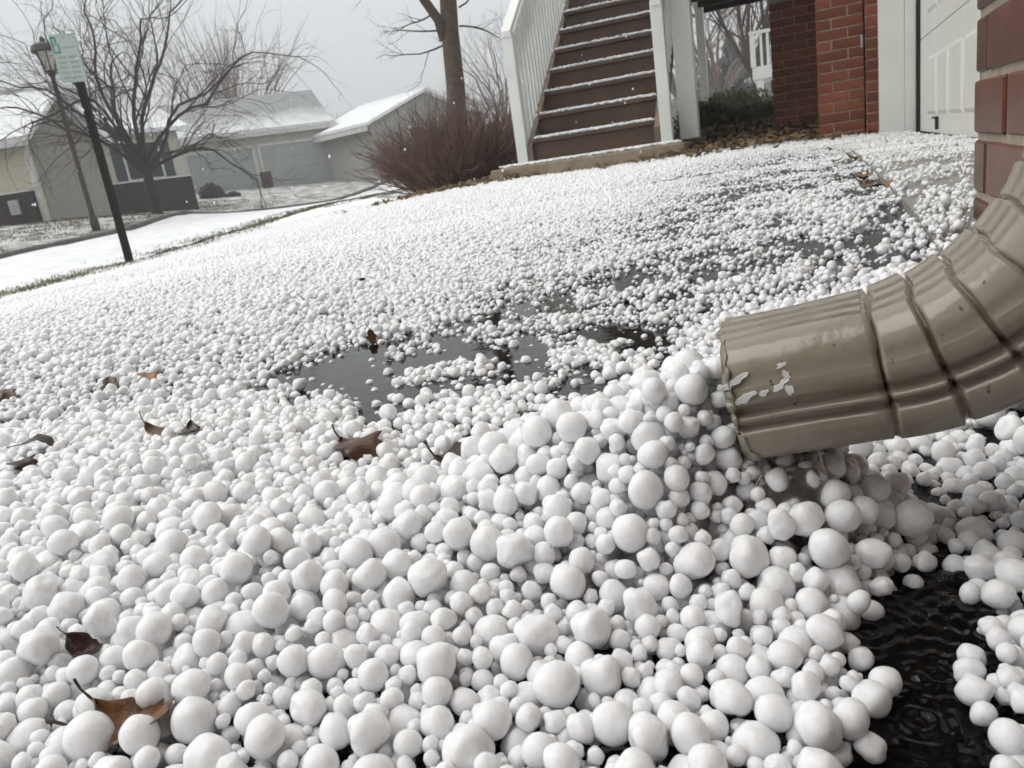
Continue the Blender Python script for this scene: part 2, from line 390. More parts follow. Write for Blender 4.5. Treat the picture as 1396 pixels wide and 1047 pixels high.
def coverage(x, y):
    """share of the ground the hail covers here, 0..1"""
    x = np.atleast_1d(np.asarray(x, float)); y = np.atleast_1d(np.asarray(y, float))
    r = np.hypot(x, y)
    c = np.full(x.shape, 1.15)
    nz = fnoise(x, y, .13, 41)
    pond = in_poly(x, y, POND); bare = in_poly(x, y, PONDBARE)
    nzp = fnoise(x, y, .065, 43); c = np.where(pond, .05 + sstep(.45, .64, nzp) * .62, c)
    c = np.where(bare, .01 + sstep(.6, .7, nz) * .8, c)
    # thin, gappy cover beside the garage slab
    t = (x - NC[0]) * WD[0] + (y - NC[1]) * WD[1]; off = (x - NC[0]) * WN[0] + (y - NC[1]) * WN[1]
    gap = sstep(-1.05, -.35, off) * (1 - sstep(2.6, 4.6, t)) * sstep(.1, .5, r)
    gap = np.where(pond | (r < .55), 0, gap)
    c = c * (1 - gap) + gap * (.09 + .72 * sstep(.42, .64, fnoise(x, y, .085, 47)))
    c = np.where((t < -.1) & (off > -.3) & (r > .28), .10 + 1.1 * sstep(.38, .55, fnoise(x, y, .06, 53)), c)
    slab = off > -.05
    c = np.where(slab, .03 + .35 * sstep(.45, .62, fnoise(x, y, .12, 57)) + .6 * sstep(.8, 3.5, t), c)
    c = np.where(in_poly(x, y, PUD), 0, c)
    return c

def hail_r(n): return .5 * np.clip(np.exp(rng.normal(math.log(.0078), .38, n)), .0034, .0172)

def size_here(X, Y):
    off = (X - NC[0]) * WN[0] + (Y - NC[1]) * WN[1]
    return (1 - .28 * sstep(-1.2, -.4, off) * sstep(.45, .8, np.hypot(X, Y))) * (1 - .06 * sstep(.015, .04, mound(X, Y)))
def drop_hail(xr, yr, n, cands, ymin=0., ymax=9., pxm=70):
    X = rng.uniform(*xr, n); Y = rng.uniform(*yr, n)
    px, py, w = proj(np.c_[X, Y, np.full(n, .02)])
    k = (px > -pxm) & (px < W_PX + pxm) & (py < H_PX + 160) & (w > .05) & (Y > ymin) & (Y < ymax)
    X, Y = X[k], Y[k]
    k = rng.random(len(X)) < coverage(X, Y); X, Y = X[k], Y[k]
    off = (X - NC[0]) * WN[0] + (Y - NC[1]) * WN[1]; k = off < .38; X, Y, off = X[k], Y[k], off[k]
    t = (X - NC[0]) * WD[0] + (Y - NC[1]) * WD[1]; k = ~((off > -.01) & (t < .01)); X, Y = X[k], Y[k]
    return X, Y, hail_r(len(X)) * size_here(X, Y)

CELL = .0185
cells = {}
def floor_arrays(X, Y):
    G = np.maximum(ground(X, Y), -.0015)
    off = (X - NC[0]) * WN[0] + (Y - NC[1]) * WN[1]
    G = np.where(off > -.055, slab_z(X, Y), G)
    M = mound(X, Y); return G, M
def settle(X, Y, R, cands, sub=.012):
    out = []
    n = len(X); JX = rng.normal(0, 1, (n, cands)); JY = rng.normal(0, 1, (n, cands)); JX[:, 0] = 0; JY[:, 0] = 0
    CX = X[:, None] + JX * R[:, None] * 1.1; CY = Y[:, None] + JY * R[:, None] * 1.1
    G, M = floor_arrays(CX.ravel(), CY.ravel()); G = G.reshape(n, cands); M = M.reshape(n, cands)
    S = G + M; Fl = np.maximum(G, S - sub)
    for i in range(n):
        r = float(R[i]); best = None; ov = .84 if M[i, 0] > .02 else .90
        for c in range(cands):
            x = float(CX[i, c]); y = float(CY[i, c]); z = float(Fl[i, c]) + r * .8
            ci, cj = int(x // CELL), int(y // CELL); bad = False
            for a in (ci - 1, ci, ci + 1):
                for b in (cj - 1, cj, cj + 1):
                    L = cells.get((a, b))
                    if L:
                        for (qx, qy, qz, qr) in L:
                            d2 = (qx - x) ** 2 + (qy - y) ** 2; s = (qr + r) * ov
                            if d2 < s * s:
                                zz = qz + math.sqrt(s * s - d2)
                                if zz > z: z = zz
            h = z - float(S[i, c])
            if best is None or h < best[0]: best = (h, x, y, z)
        h, x, y, z = best
        if h > (r * 1.15 + .0045) * (1.0 + (.5 if S[i, 0] > .02 else 0)): continue
        if in_pipe(x, y, z, r): continue
        skip = False
        for lx, ly, lz, ls in leafpos:
            if abs(x - lx) < ls * .36 and abs(y - ly) < ls * .36 and (x - lx) ** 2 + (y - ly) ** 2 < (ls * .36) ** 2: skip = True; break
        if skip: continue
        cells.setdefault((int(x // CELL), int(y // CELL)), []).append((x, y, z, r)); out.append((x, y, z, r))
    return out
stones = []
stones += settle(*drop_hail((-1.1, .85), (.06, .80), 150000, 4, ymax=.80, pxm=330), 3)
stones += settle(*drop_hail((-.10, .2), (.18, .50), 26000, 4, ymax=.80), 4)
n_near = len(stones)
stones += settle(*drop_hail((-1.75, 1.2), (.78, 1.6), 76000, 2, ymin=.8, ymax=1.6, pxm=260), 2)
stones = np.array(stones)
# farther out: thrown down without settling
def far_hail(xr, yr, n, ymin, ymax, rs=1.0, lift=.004):
    X, Y, R = drop_hail(xr, yr, n, 1, ymin=ymin, ymax=ymax, pxm=200)
    inside = in_poly(X, Y, DRIVE); off = (X - NC[0]) * WN[0] + (Y - NC[1]) * WN[1]
    k = inside | ((off > -.06) & (off < .38)); X, Y, R, off = X[k], Y[k], R[k] * rs, off[k]
    Z = np.where(off > -.055, slab_z(X, Y), ground(X, Y)) + R * .8 + rng.random(len(X)) * lift
    return np.c_[X, Y, Z, R]
far1 = far_hail((-3.0, 1.9), (1.58, 3.2), 142000, 1.6, 3.2, .9)
far2 = far_hail((-4.6, 3.0), (3.2, 6.9), 190000, 3.2, 6.9, 1.1, .010)
far3 = far_hail((-4.7, -1.0), (6.9, 12), 26000, 6.9, 12, 1.6, .012)

# which settled stones show largest?
px, py, w = proj(stones[:, :3]); rp = F_PX * stones[:, 3] / w
buf = np.zeros((262, 350), bool); shown = np.zeros(len(stones))
for i in np.argsort(w):
    if not (0 <= px[i] < W_PX and 0 <= py[i] < H_PX): continue
    cx, cy, rr = px[i] / 4, py[i] / 4, max(rp[i] / 4, .5)
    x0, x1, y0, y1 = max(int(cx - rr), 0), min(int(cx + rr) + 1, 350), max(int(cy - rr), 0), min(int(cy + rr) + 1, 262)
    if x1 <= x0 or y1 <= y0: continue
    sub = buf[y0:y1, x0:x1]; yy, xx = np.mgrid[y0:y1, x0:x1]
    disc = (xx + .5 - cx) ** 2 + (yy + .5 - cy) ** 2 <= rr * rr
    shown[i] = (disc & ~sub).sum(); sub |= disc
PIPEPX = [(965, 480), (985, 425), (1210, 360), (1310, 290), (1396, 150), (1396, 575), (1270, 607), (1010, 645)]
shown[in_poly(px, py, PIPEPX) & (w > .3)] = 0
big = np.argsort(-shown)[:300]; bigset = np.zeros(len(stones), bool); bigset[big] = True

# stone shapes
def stone_mesh(k, sub=4):
    bm = bmesh.new(); bmesh.ops.create_icosphere(bm, subdivisions=sub, radius=1.0)
    sd = Vector((k * 7.3, k * 3.1, k * 1.7)); rr = random.Random(k)
    amp = (.08, .16, .07, .20, .13, .26, .10, .15)[k % 8]
    for v in bm.verts:
        d = v.co.normalized()
        q = 1 + amp * 1.15 * noise.noise(d * 1.15 + sd) + amp * .16 * noise.noise(d * 2.7 + sd) + .006 * noise.noise(d * 9 + sd)
        if k % 8 == 5: q *= 1 - .25 * max(0, d.z) ** 2                   # flattened cap
        if k % 8 == 3: q *= 1 + .35 * max(0, d.x) ** 6                   # pointed
        if k % 8 == 7: q *= 1 - .16 * math.exp(-((d.z - .8) / .16) ** 2)  # dimpled ring
        v.co = d * q
    me = bpy.data.meshes.new('hailstone'); bm.to_mesh(me); bm.free()
    me.polygons.foreach_set('use_smooth', [True] * len(me.polygons)); me.materials.append(HAIL); return me
SM = [stone_mesh(k) for k in range(8)]
PROB = np.array([.22, .16, .22, .07, .13, .07, .08, .05]); PROB /= PROB.sum()
for i in big:
    x, y, z, r = stones[i]; k = int(rng.choice(8, p=PROB))
    o = bpy.data.objects.new('hailstone', SM[k]); COL.objects.link(o); o.location = (x, y, z)
    o.rotation_euler = tuple(rng.uniform(0, 6.28, 3)); o.scale = tuple(r * rng.uniform(.9, 1.12, 3))
    mh = mound([x], [y])[0]; gpx, gpy, _w = proj([x, y, z])
    if mh > .062: zone, grp = 'on the crest of the heap at the downspout mouth', 'hailstones on the heap crest'
    elif mh > .022: zone, grp = 'on the front slope of the heap', 'hailstones on the heap slope'
    elif x > .08 and y < .30: zone, grp = 'at the edge of the dark rippled puddle', 'hailstones by the rippled puddle'
    elif x > .1: zone, grp = 'on wet asphalt under the downspout elbow', 'hailstones under the elbow'
    elif y < .30: zone, grp = 'in the loose hail before the foot of the heap', 'hailstones before the heap'
    else: zone, grp = 'in the loose hail spreading away from the heap', 'hailstones spreading from the heap'
    kind_ = {3: 'pointed', 5: 'flat-topped', 7: 'dimpled'}.get(k, 'round'); size_ = 'big' if r > .0068 else ('middling' if r > .0052 else 'small')
    tag(o, '%s %s white hailstone %s' % (size_, kind_, zone), 'hailstone', grp)

def hail_nodes(name, sub, hm, nvar=6):
    ng = bpy.data.node_groups.new(name, 'GeometryNodeTree')
    ng.interface.new_socket('Geometry', in_out='INPUT', socket_type='NodeSocketGeometry'); ng.interface.new_socket('Geometry', in_out='OUTPUT', socket_type='NodeSocketGeometry')
    N = ng.nodes.new; L = ng.links.new
    gi = N('NodeGroupInput'); go = N('NodeGroupOutput'); jn = N('GeometryNodeJoinGeometry')
    pos = N('GeometryNodeInputPosition')
    for k in range(nvar):
        ico = N('GeometryNodeMeshIcoSphere'); ico.inputs['Subdivisions'].default_value = sub
        nz = N('ShaderNodeTexNoise'); nz.inputs['Scale'].default_value = .75 + .1 * k; nz.inputs['Detail'].default_value = 0.0
        off = N('ShaderNodeVectorMath'); off.operation = 'ADD'; off.inputs[1].default_value = (k * 5.1, k * 2.3, k * 3.7)
        L(pos.outputs[0], off.inputs[0]); L(off.outputs[0], nz.inputs['Vector'])
        sb_ = N('ShaderNodeVectorMath'); sb_.operation = 'SUBTRACT'; sb_.inputs[1].default_value = (.5, .5, .5); L(nz.outputs['Color'], sb_.inputs[0])
        sc = N('ShaderNodeVectorMath'); sc.operation = 'SCALE'; sc.inputs['Scale'].default_value = (.30, .40, .34, .50, .36, .44)[k % 6]; L(sb_.outputs[0], sc.inputs[0])
        sp = N('GeometryNodeSetPosition'); L(ico.outputs[0], sp.inputs[0]); L(sc.outputs[0], sp.inputs['Offset'])
        ss = N('GeometryNodeSetShadeSmooth'); L(sp.outputs[0], ss.inputs[0])
        sm = N('GeometryNodeSetMaterial'); sm.inputs['Material'].default_value = hm; L(ss.outputs[0], sm.inputs[0])
        g2 = N('GeometryNodeGeometryToInstance'); L(sm.outputs[0], g2.inputs[0]); L(g2.outputs[0], jn.inputs[0])
    ip = N('GeometryNodeInstanceOnPoints'); L(gi.outputs[0], ip.inputs['Points']); L(jn.outputs[0], ip.inputs['Instance']); ip.inputs['Pick Instance'].default_value = True
    a1 = N('GeometryNodeInputNamedAttribute'); a1.data_type = 'INT'; a1.inputs[0].default_value = 'variant'; L(a1.outputs[0], ip.inputs['Instance Index'])
    a2 = N('GeometryNodeInputNamedAttribute'); a2.data_type = 'FLOAT_VECTOR'; a2.inputs[0].default_value = 'stone_rot'
    er = N('FunctionNodeEulerToRotation'); L(a2.outputs[0], er.inputs[0]); L(er.outputs[0], ip.inputs['Rotation'])
    a3 = N('GeometryNodeInputNamedAttribute'); a3.data_type = 'FLOAT_VECTOR'; a3.inputs[0].default_value = 'stone_size'; L(a3.outputs[0], ip.inputs['Scale'])
    L(ip.outputs[0], go.inputs[0]); return ng
NG = {4: hail_nodes('hail_fine', 4, HAIL), 3: hail_nodes('hail_medium', 3, HAILDRY), 2: hail_nodes('hail_coarse', 2, HAILDRY)}
def hail_stuff(name, arr, sub, label, flat=1.0):
    n = len(arr); me = bpy.data.meshes.new(name); me.vertices.add(n); me.vertices.foreach_set('co', arr[:, :3].ravel())
    a = me.attributes.new('variant', 'INT', 'POINT'); a.data.foreach_set('value', rng.integers(0, 6, n).astype(np.int32))
    a = me.attributes.new('stone_rot', 'FLOAT_VECTOR', 'POINT'); a.data.foreach_set('vector', rng.uniform(0, 6.28, (n, 3)).astype(np.float32).ravel())
    a = me.attributes.new('stone_size', 'FLOAT_VECTOR', 'POINT'); a.data.foreach_set('vector', (arr[:, 3:4] * rng.uniform(.88, 1.12, (n, 3))).astype(np.float32).ravel())
    me.materials.append(HAIL); o = bpy.data.objects.new(name, me); COL.objects.link(o)
    md = o.modifiers.new('stones', 'NODES'); md.node_group = NG[sub]
    return tag(o, label, 'hail', kind='stuff')
rest = stones[~bigset]; isn = np.arange(len(stones))[~bigset] < n_near
hail_stuff('hail', rest[isn], 4, 'small white hail filling the heap and the near driveway')
hail_stuff('hail', np.r_[rest[~isn], far1], 3, 'scattered white hail on the wet driveway past the puddle')
hail_stuff('hail', np.r_[far2, far3], 2, 'far white hail thickly covering the driveway up to the stairs')
print('hail', len(stones), n_near, len(far1), len(far2), len(far3))

# packed hail below the top stones
def core_z(x, y): m = mound(x, y); return ground(x, y) + m - np.where(m > .02, .012, .007)
o = grid_mesh('packed_hail', np.arange(-.62, .25, .005), np.arange(.12, .95, .005), core_z, HAIL, lambda x, y, z: (mound(x, y) > .008) & ((y < .43) | (x < -.06)) & ~in_poly(x, y, PUD))
tag(o, 'packed white hail inside the heap', 'hail', kind='stuff')
def blanket_z(x, y):
    off = (x - NC[0]) * WN[0] + (y - NC[1]) * WN[1]
    k = sstep(1.7, 3.2, np.hypot(x, y)) * (1 - sstep(-1.5, -.3, off) * (1 - sstep(3.5, 6, y)))
    n = fnoise(x, y, .10, 61) * .5 + fnoise(x, y, .03, 63) * .5
    return ground(x, y) - .012 + k * .021 + (n - .5) * .020
o = grid_mesh('hail_blanket', np.arange(-4.8, 2.6, .026), np.r_[np.arange(1.6, 8, .03), np.arange(8, 15.3, .07)], blanket_z, HAILFAR, lambda x, y, z: in_poly(x, y, DRIVE) & (np.abs(x) < .85 * y + .3))
tag(o, 'even white hail blanket on the far driveway', 'hail', kind='stuff')

# ------------------------------------------------------------------ water
def water_mat():
    m, nt, b = principled('dark_water'); L = nt.links
    b.inputs['Base Color'].default_value = (.003, .003, .003, 1); b.inputs['Roughness'].default_value = .03; b.inputs['IOR'].default_value = 1.33
    tco = nt.nodes.new('ShaderNodeTexCoord'); mp_ = nt.nodes.new('ShaderNodeMapping'); mp_.inputs['Scale'].default_value = (.6, 1, 1); L.new(tco.outputs['Object'], mp_.inputs[0])
    nz = nt.nodes.new('ShaderNodeTexNoise'); nz.inputs['Scale'].default_value = 55; nz.inputs['Detail'].default_value = 3; L.new(mp_.outputs[0], nz.inputs['Vector'])
    bp = nt.nodes.new('ShaderNodeBump'); bp.inputs['Strength'].default_value = .2; bp.inputs['Distance'].default_value = .002
    L.new(nz.outputs['Fac'], bp.inputs['Height']); L.new(bp.outputs[0], b.inputs['Normal']); return m
WATER = water_mat()
RINGS = [(.138, .235, .0008, .0085), (.125, .262, .0006, .006), (.168, .25, .0006, .007), (.118, .212, .0006, .006), (.15, .205, .0005, .007)]
def water_z(x, y):
    z = np.full(x.shape, .0035)
    for cx, cy, a, l in RINGS:
        d = np.hypot(x - cx, y - cy); z += a * np.cos(d * 2 * PI / l) * np.exp(-d / .022)
    k = np.exp(-(((x - .165) / .03) ** 2 + ((y - .29) / .022) ** 2))
    z += k * (fnoise(x, y, .009, 71) - .5) * .006 + (fnoise(x, y, .014, 73) - .5) * .0016 * (np.hypot(x - .13, y - .24) < .15)
    return z
xs = np.r_[graded(-1.0, .07, .07, 60, .05), np.arange(.0725, .2, .0013), graded(.2, .6, .2, 40, .05)]
ys = np.r_[np.arange(.10, .17, .006), np.arange(.17, .33, .0013), graded(.33, 1.4, .33, 80, .08)]
o = grid_mesh('puddle', xs, ys, water_z, WATER); tag(o, 'dark rippled meltwater puddle on the asphalt', kind='structure')

# ------------------------------------------------------------------ downspout
def pipe_mat():
    m, nt, b = principled('taupe_painted_aluminium'); L = nt.links
    tco = nt.nodes.new('ShaderNodeTexCoord')
    nz = nt.nodes.new('ShaderNodeTexNoise'); nz.inputs['Scale'].default_value = 14; nz.inputs['Detail'].default_value = 8; L.new(tco.outputs['Object'], nz.inputs['Vector'])
    cr = nt.nodes.new('ShaderNodeValToRGB'); cr.color_ramp.elements[0].position = .3; cr.color_ramp.elements[0].color = (.255, .222, .17, 1)
    cr.color_ramp.elements[1].position = .72; cr.color_ramp.elements[1].color = (.335, .297, .235, 1); L.new(nz.outputs['Fac'], cr.inputs[0])
    # dark dirt specks
    n3 = nt.nodes.new('ShaderNodeTexNoise'); n3.inputs['Scale'].default_value = 160; n3.inputs['Detail'].default_value = 4; L.new(tco.outputs['Object'], n3.inputs['Vector'])
    r3 = nt.nodes.new('ShaderNodeValToRGB'); r3.color_ramp.elements[0].position = .69; r3.color_ramp.elements[1].position = .73
    L.new(n3.outputs['Fac'], r3.inputs[0])
    mx = nt.nodes.new('ShaderNodeMixRGB'); mx.inputs[2].default_value = (.04, .032, .025, 1); L.new(r3.outputs[0], mx.inputs[0]); L.new(cr.outputs[0], mx.inputs[1])
    L.new(mx.outputs[0], b.inputs['Base Color'])
    rr = nt.nodes.new('ShaderNodeMapRange'); rr.inputs[3].default_value = .06; rr.inputs[4].default_value = .30
    n4 = nt.nodes.new('ShaderNodeTexNoise'); n4.inputs['Scale'].default_value = 28; n4.inputs['Detail'].default_value = 5; L.new(tco.outputs['Object'], n4.inputs['Vector'])
    L.new(n4.outputs['Fac'], rr.inputs[0]); L.new(rr.outputs[0], b.inputs['Roughness'])
    n5 = nt.nodes.new('ShaderNodeTexNoise'); n5.inputs['Scale'].default_value = 75; n5.inputs['Detail'].default_value = 3; L.new(tco.outputs['Object'], n5.inputs['Vector'])
    bp = nt.nodes.new('ShaderNodeBump'); bp.inputs['Strength'].default_value = .35; bp.inputs['Distance'].default_value = .002
    L.new(n5.outputs['Fac'], bp.inputs['Height']); L.new(bp.outputs[0], b.inputs['Normal'])
    return m
PIPE = pipe_mat()
def section(sv, sw, grow=0., corr=1.0, n=160):
    """closed profile in (v, w): rounded box with fluted faces"""
    hv, hw, rc = PH / 2 * sv + grow, PW / 2 * sw + grow, .017
    per = []
    def arc(cv, cw, a0):
        for k in range(9):
            a = a0 + PI / 2 * k / 8; per.append((cv + rc * math.sin(a), cw + rc * math.cos(a), 0.))
    def edge(v0, w0, v1, w1, nv, nw, waves, amp):
        for k in range(1, 32):
            t = k / 32.
            if waves == 3:                                       # two soft grooves in the lower half of each side, a broad swell above
                tt = t if w0 < 0 else 1 - t
                d = amp * (math.exp(-((tt - .16) / .10) ** 2) + math.exp(-((tt - .48) / .10) ** 2) - .35 * math.exp(-((tt - .31) / .09) ** 2) - .45 * math.exp(-((tt - .78) / .2) ** 2)) * corr
            else: d = amp * .5 * (1 - math.cos(2 * PI * waves * t)) * corr
            per.append((v0 + (v1 - v0) * t - nv * d, w0 + (w1 - w0) * t - nw * d, d))
    # start near side (w=-hw), going up
    edge(-hv + rc, -hw, hv - rc, -hw, 0, -1, 3, .0034)
    arc(hv - rc, -hw + rc, PI)  if False else [per.append((hv - rc + rc * math.sin(a), -hw + rc - rc * math.cos(a), 0.)) for a in np.linspace(0, PI / 2, 8)]
    edge(hv, -hw + rc, hv, hw - rc, 1, 0, 3.0001, .0007)
    [per.append((hv - rc + rc * math.cos(a), hw - rc + rc * math.sin(a), 0.)) for a in np.linspace(0, PI / 2, 8)]
    edge(hv - rc, hw, -hv + rc, hw, 0, 1, 3, .0034)
    [per.append((-hv + rc - rc * math.sin(a), hw - rc + rc * math.cos(a), 0.)) for a in np.linspace(0, PI / 2, 8)]
    edge(-hv, hw - rc, -hv, -hw + rc, -1, 0, 4, .0016)
    [per.append((-hv + rc - rc * math.cos(a), -hw + rc - rc * math.sin(a), 0.)) for a in np.linspace(0, PI / 2, 8)]
    return per
def sweep(name, frames, m, parent, closed_end=False, thick=.0012):
    V = []; Fc = []
    for C_, V_, W_, sv, sw, gr, jit in frames:
        pr = section(sv, sw, gr); k0 = len(V); n = len(pr)
        for i, (v, w_, d) in enumerate(pr):
            V.append(tuple(C_ + V_ * v + W_ * w_ + jit(i, v, w_)))
    for i in range(len(frames) - 1):
        for k in range(n):
            a = i * n + k; b2 = i * n + (k + 1) % n; Fc.append((a, a + n, b2 + n, b2))
    mb = MB(); mb.v = V; mb.f = Fc; o = mb.build(name, m, None, True)
    sd = o.modifiers.new('thick', 'SOLIDIFY'); sd.thickness = thick; sd.offset = -1
    return o
RB = .084 + PH / 2                                   # bend radius of the centre line
LST = .064
ds = empty('downspout', (P_O[0], P_O[1], 0), 'taupe painted aluminium downspout with a crimped elbow spilling hail', 'downspout')
fr = []
rj = random.Random(3); jt = [rj.gauss(0, .0006) for _ in range(400)]
zero = lambda i, v, w_: np.zeros(3)
lip = lambda i, v, w_: AX * (jt[i % 400] + .0035 * math.sin(i * .05) + (.004 if v < -.02 else 0) * 1.0 - .003 * math.cos(w_ * 60)) + AV * jt[(i * 3) % 400] * .6
def dent(a):
    f_ = math.exp(-((a - .035) / .03) ** 2)
    return lambda i, v, w_: AV * (-.0012 * f_ * math.sin(w_ * 55)) * (v > 0) + WD * .0006 * math.sin(v * 130 + a * 90)
for a in np.linspace(0, LST, 24):
    fr.append((P_O + AX * a, AV, WD, 1, 1, 0, lip if a < .0005 else dent(a)))
CB = P_O + AX * LST + AV * RB                        # bend centre (above the pipe)
A_TOT = math.radians(90) - SL
ncr = 7
def bend_frame(al): 
    d = AX * math.cos(al) + AV * math.sin(al); v = -AX * math.sin(al) + AV * math.cos(al)
    return CB - v * RB, d, v
na = 180
for k in range(1, na + 1):
    al = A_TOT * k / na; C_, d, v = bend_frame(al)
    # crimps: a sharp pinched groove with an overlapping swage after it
    ph = (al / A_TOT) * ncr; x = ph - math.floor(ph)
    saw = .0022 * x - .0006
    groove = -.0062 * math.exp(-((x - .05) / .04) ** 2)
    depth = saw + groove
    def jf(i, vv, ww, depth=depth, v=v, d=d, x=x):
        inner = (vv / (PH / 2) + 1) * .5                        # 1 on the inside of the bend
        side = 1 if abs(ww) > PW / 2 - .012 else .6
        q = depth * (.45 + .75 * inner) * side
        nrm = v * (vv / (PH / 2)) ** 3 + WD * (ww / (PW / 2)) ** 3; L_ = np.linalg.norm(nrm); nrm = nrm / max(L_, 1e-6)
        wob = .0009 * math.sin(vv * 170 + 5 * math.floor(ph)) * math.exp(-x * 5)
        return nrm * q + d * (wob + .0012 * math.sin(ww * 80 + ph) * inner)
    fr.append((C_, v, WD, 1, 1, .0004, jf))
el = sweep('elbow', fr, PIPE, ds); under(el, ds)
Ct, dt, vt = bend_frame(A_TOT)
fr = [(Ct + np.array([0, 0, 1.]) * h, vt, WD, .96, .97, -.0006, zero) for h in np.r_[np.linspace(-.012, .3, 8), np.linspace(.35, 2.55, 10)]]
pp = sweep('pipe', fr, PIPE, ds); under(pp, ds)
wo_ = float((Ct - NC) @ WN)
for h in (.35, 1.6):
    mb = MB(); tcen = float((Ct - NC) @ WD)
    mb.box((tcen - PW / 2 - .03, wo_ - PH / 2 - .003, Ct[2] + h), (tcen + PW / 2 + .03, wo_ - PH / 2 - .001, Ct[2] + h + .025), lambda p: wall(p[0], p[1], p[2]))
    for s_ in (-1, 1):
        q = tcen + s_ * (PW / 2 + .004); mb.box((q - .001, wo_ - PH / 2 - .001, Ct[2] + h), (q + .001, -.001, Ct[2] + h + .025), lambda p: wall(p[0], p[1], p[2]))
    under(mb.build('strap', PIPE), ds)
# chipped paint near the mouth
CHIP = mat('bare_chipped_white', (.75, .75, .74), .35, .08, 50)
mb = MB(); rc = random.Random(12)
for a0, v0, la, lv, tl in [(a_, b_ - .004, c_ * 1.4, d_ * 2.0, e_) for a_, b_, c_, d_, e_ in ((.008, .019, .009, .0018, .25), (.004, .0165, .0035, .0013, .2), (.009, .0105, .0075, .0022, .3), (.0185, .0115, .003, .0012, .3), (.0255, .0135, .0055, .0016, .5), (.0285, .0175, .0025, .0024, -.2), (.0275, .0215, .0035, .0012, .2), (.0285, .0110, .0022, .0026, 0), (.003, .009, .002, .001, .2))]:
    n = 14; ring = []
    for k in range(n):
        a = 2 * PI * k / n; rr = rc.uniform(.55, 1.25); ring.append((a0 + (math.cos(a) * la * rr) * .5 * 1.0, v0 + math.sin(a) * lv * rr * .5 + math.cos(a) * la * .5 * tl))
    def chipd(v_):
        tt = (v_ + PH / 2 - .017) / (PH - .034)
        return .0034 * (math.exp(-((tt - .16) / .10) ** 2) + math.exp(-((tt - .48) / .10) ** 2) - .35 * math.exp(-((tt - .31) / .09) ** 2) - .45 * math.exp(-((tt - .78) / .2) ** 2)) if v_ < PH / 2 - .017 else .017 - math.sqrt(max(0, .017 ** 2 - (v_ - PH / 2 + .017) ** 2))
    ring = [P_O + AX * x_ + AV * v_ - WD * (PW / 2 + .0009 - chipd(v_)) for x_, v_ in ring]
    mb.add(ring + [p + WD * .0012 for p in ring], [tuple(range(n))] + [(k, n + k, n + (k + 1) % n, (k + 1) % n) for k in range(n)])
under(mb.build('paint_chip', CHIP), ds)

# ------------------------------------------------------------------ the garage
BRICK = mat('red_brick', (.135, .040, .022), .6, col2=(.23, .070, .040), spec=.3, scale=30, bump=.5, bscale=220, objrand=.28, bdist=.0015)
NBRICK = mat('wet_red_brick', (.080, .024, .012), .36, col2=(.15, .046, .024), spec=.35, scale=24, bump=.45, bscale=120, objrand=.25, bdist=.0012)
DOORM = mat('garage_door_white', (.78, .78, .71), .4, .05, 3, .08, 200)
gar = empty('brick_garage', wall(2.4, .2, 0), 'red brick garage with white panelled door beside the driveway', 'garage')
wf = lambda p: wall(p[0], p[1], p[2])
def brick_mesh(L_, H_, D_, m, seed=0):
    bm = bmesh.new(); bmesh.ops.create_cube(bm, size=1.0)
    bmesh.ops.scale(bm, vec=(L_, D_, H_), verts=bm.verts); bmesh.ops.bevel(bm, geom=bm.edges[:], offset=.0025, segments=1, affect='EDGES')
    me = bpy.data.meshes.new('brick'); bm.to_mesh(me); bm.free(); me.materials.append(m); return me
COURSE, BL, BH, JT = .0677, .194, .0585, .0092
_bm = {}
def lay(parent, faceaxis, u0_, u1_, plane, z0, z1, zsingle, m, half=0, name='brick'):
    """bricks on a face. faceaxis 't': runs along the wall, 'o': runs across it; plane is the other coordinate of the face"""
    rest_ = MB(); nc = int((z1 - z0) / COURSE)
    for c in range(nc):
        z = z0 + (c + .5) * COURSE; x = u0_ - (0 if (c + half) % 2 == 0 else (BL + JT) / 2)
        while x < u1_ - .012:
            a, b2 = max(x, u0_), min(x + BL, u1_)
            if b2 - a > .02:
                L_ = round(b2 - a, 3); mid = (a + b2) / 2
                if z < zsingle:
                    key = (L_, m.name)
                    if key not in _bm: _bm[key] = brick_mesh(L_, BH, .09, m)
                    o = bpy.data.objects.new(name, _bm[key]); COL.objects.link(o)
                    j = random.uniform(-.0012, .0012)
                    if faceaxis == 't': o.location = tuple(wall(mid, plane + .045 + j, z)); o.rotation_euler = (random.gauss(0, .004), random.gauss(0, .003), PI / 2 - TH)
                    else: o.location = tuple(wall(plane + .045 + j, mid, z)); o.rotation_euler = (random.gauss(0, .004), random.gauss(0, .003), -TH)
                    under(o, parent)
                elif faceaxis == 't': rest_.box((a, plane, z - BH / 2), (b2, plane + .09, z + BH / 2), wf)
                else: rest_.box((plane, a, z - BH / 2), (plane + .09, b2, z + BH / 2), wf)
            x += BL + JT
    if rest_.v:
        o = rest_.build('brickwork', m); under(o, parent); o['kind'] = 'stuff'
# near pier
np_ = MB(); np_.box((-2.3, .0035, -.1), (-.0035, .40, 2.75), wf); np_ = under(np_.build('brick_pier', MORTAR), gar)
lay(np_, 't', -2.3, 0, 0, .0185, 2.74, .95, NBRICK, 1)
# far pier: faces the camera, runs across
fp = MB(); fp.box((5.0 + .006, -.20 + .006, -.1), (5.4, .095, 2.75), wf); fp = under(fp.build('brick_pier', MORTAR), gar)
lay(fp, 'o', -.20, .098, 5.0, .025, 2.74, 1.45, BRICK)
fj = MB(); fj.box((4.94 + .006, .106, -.1), (5.3, .178, 2.75), wf); fj = under(fj.build('brick_jamb', MORTAR), gar)
lay(fj, 'o', .106, .178, 4.94, -.01, 2.74, 1.45, BRICK, 1)
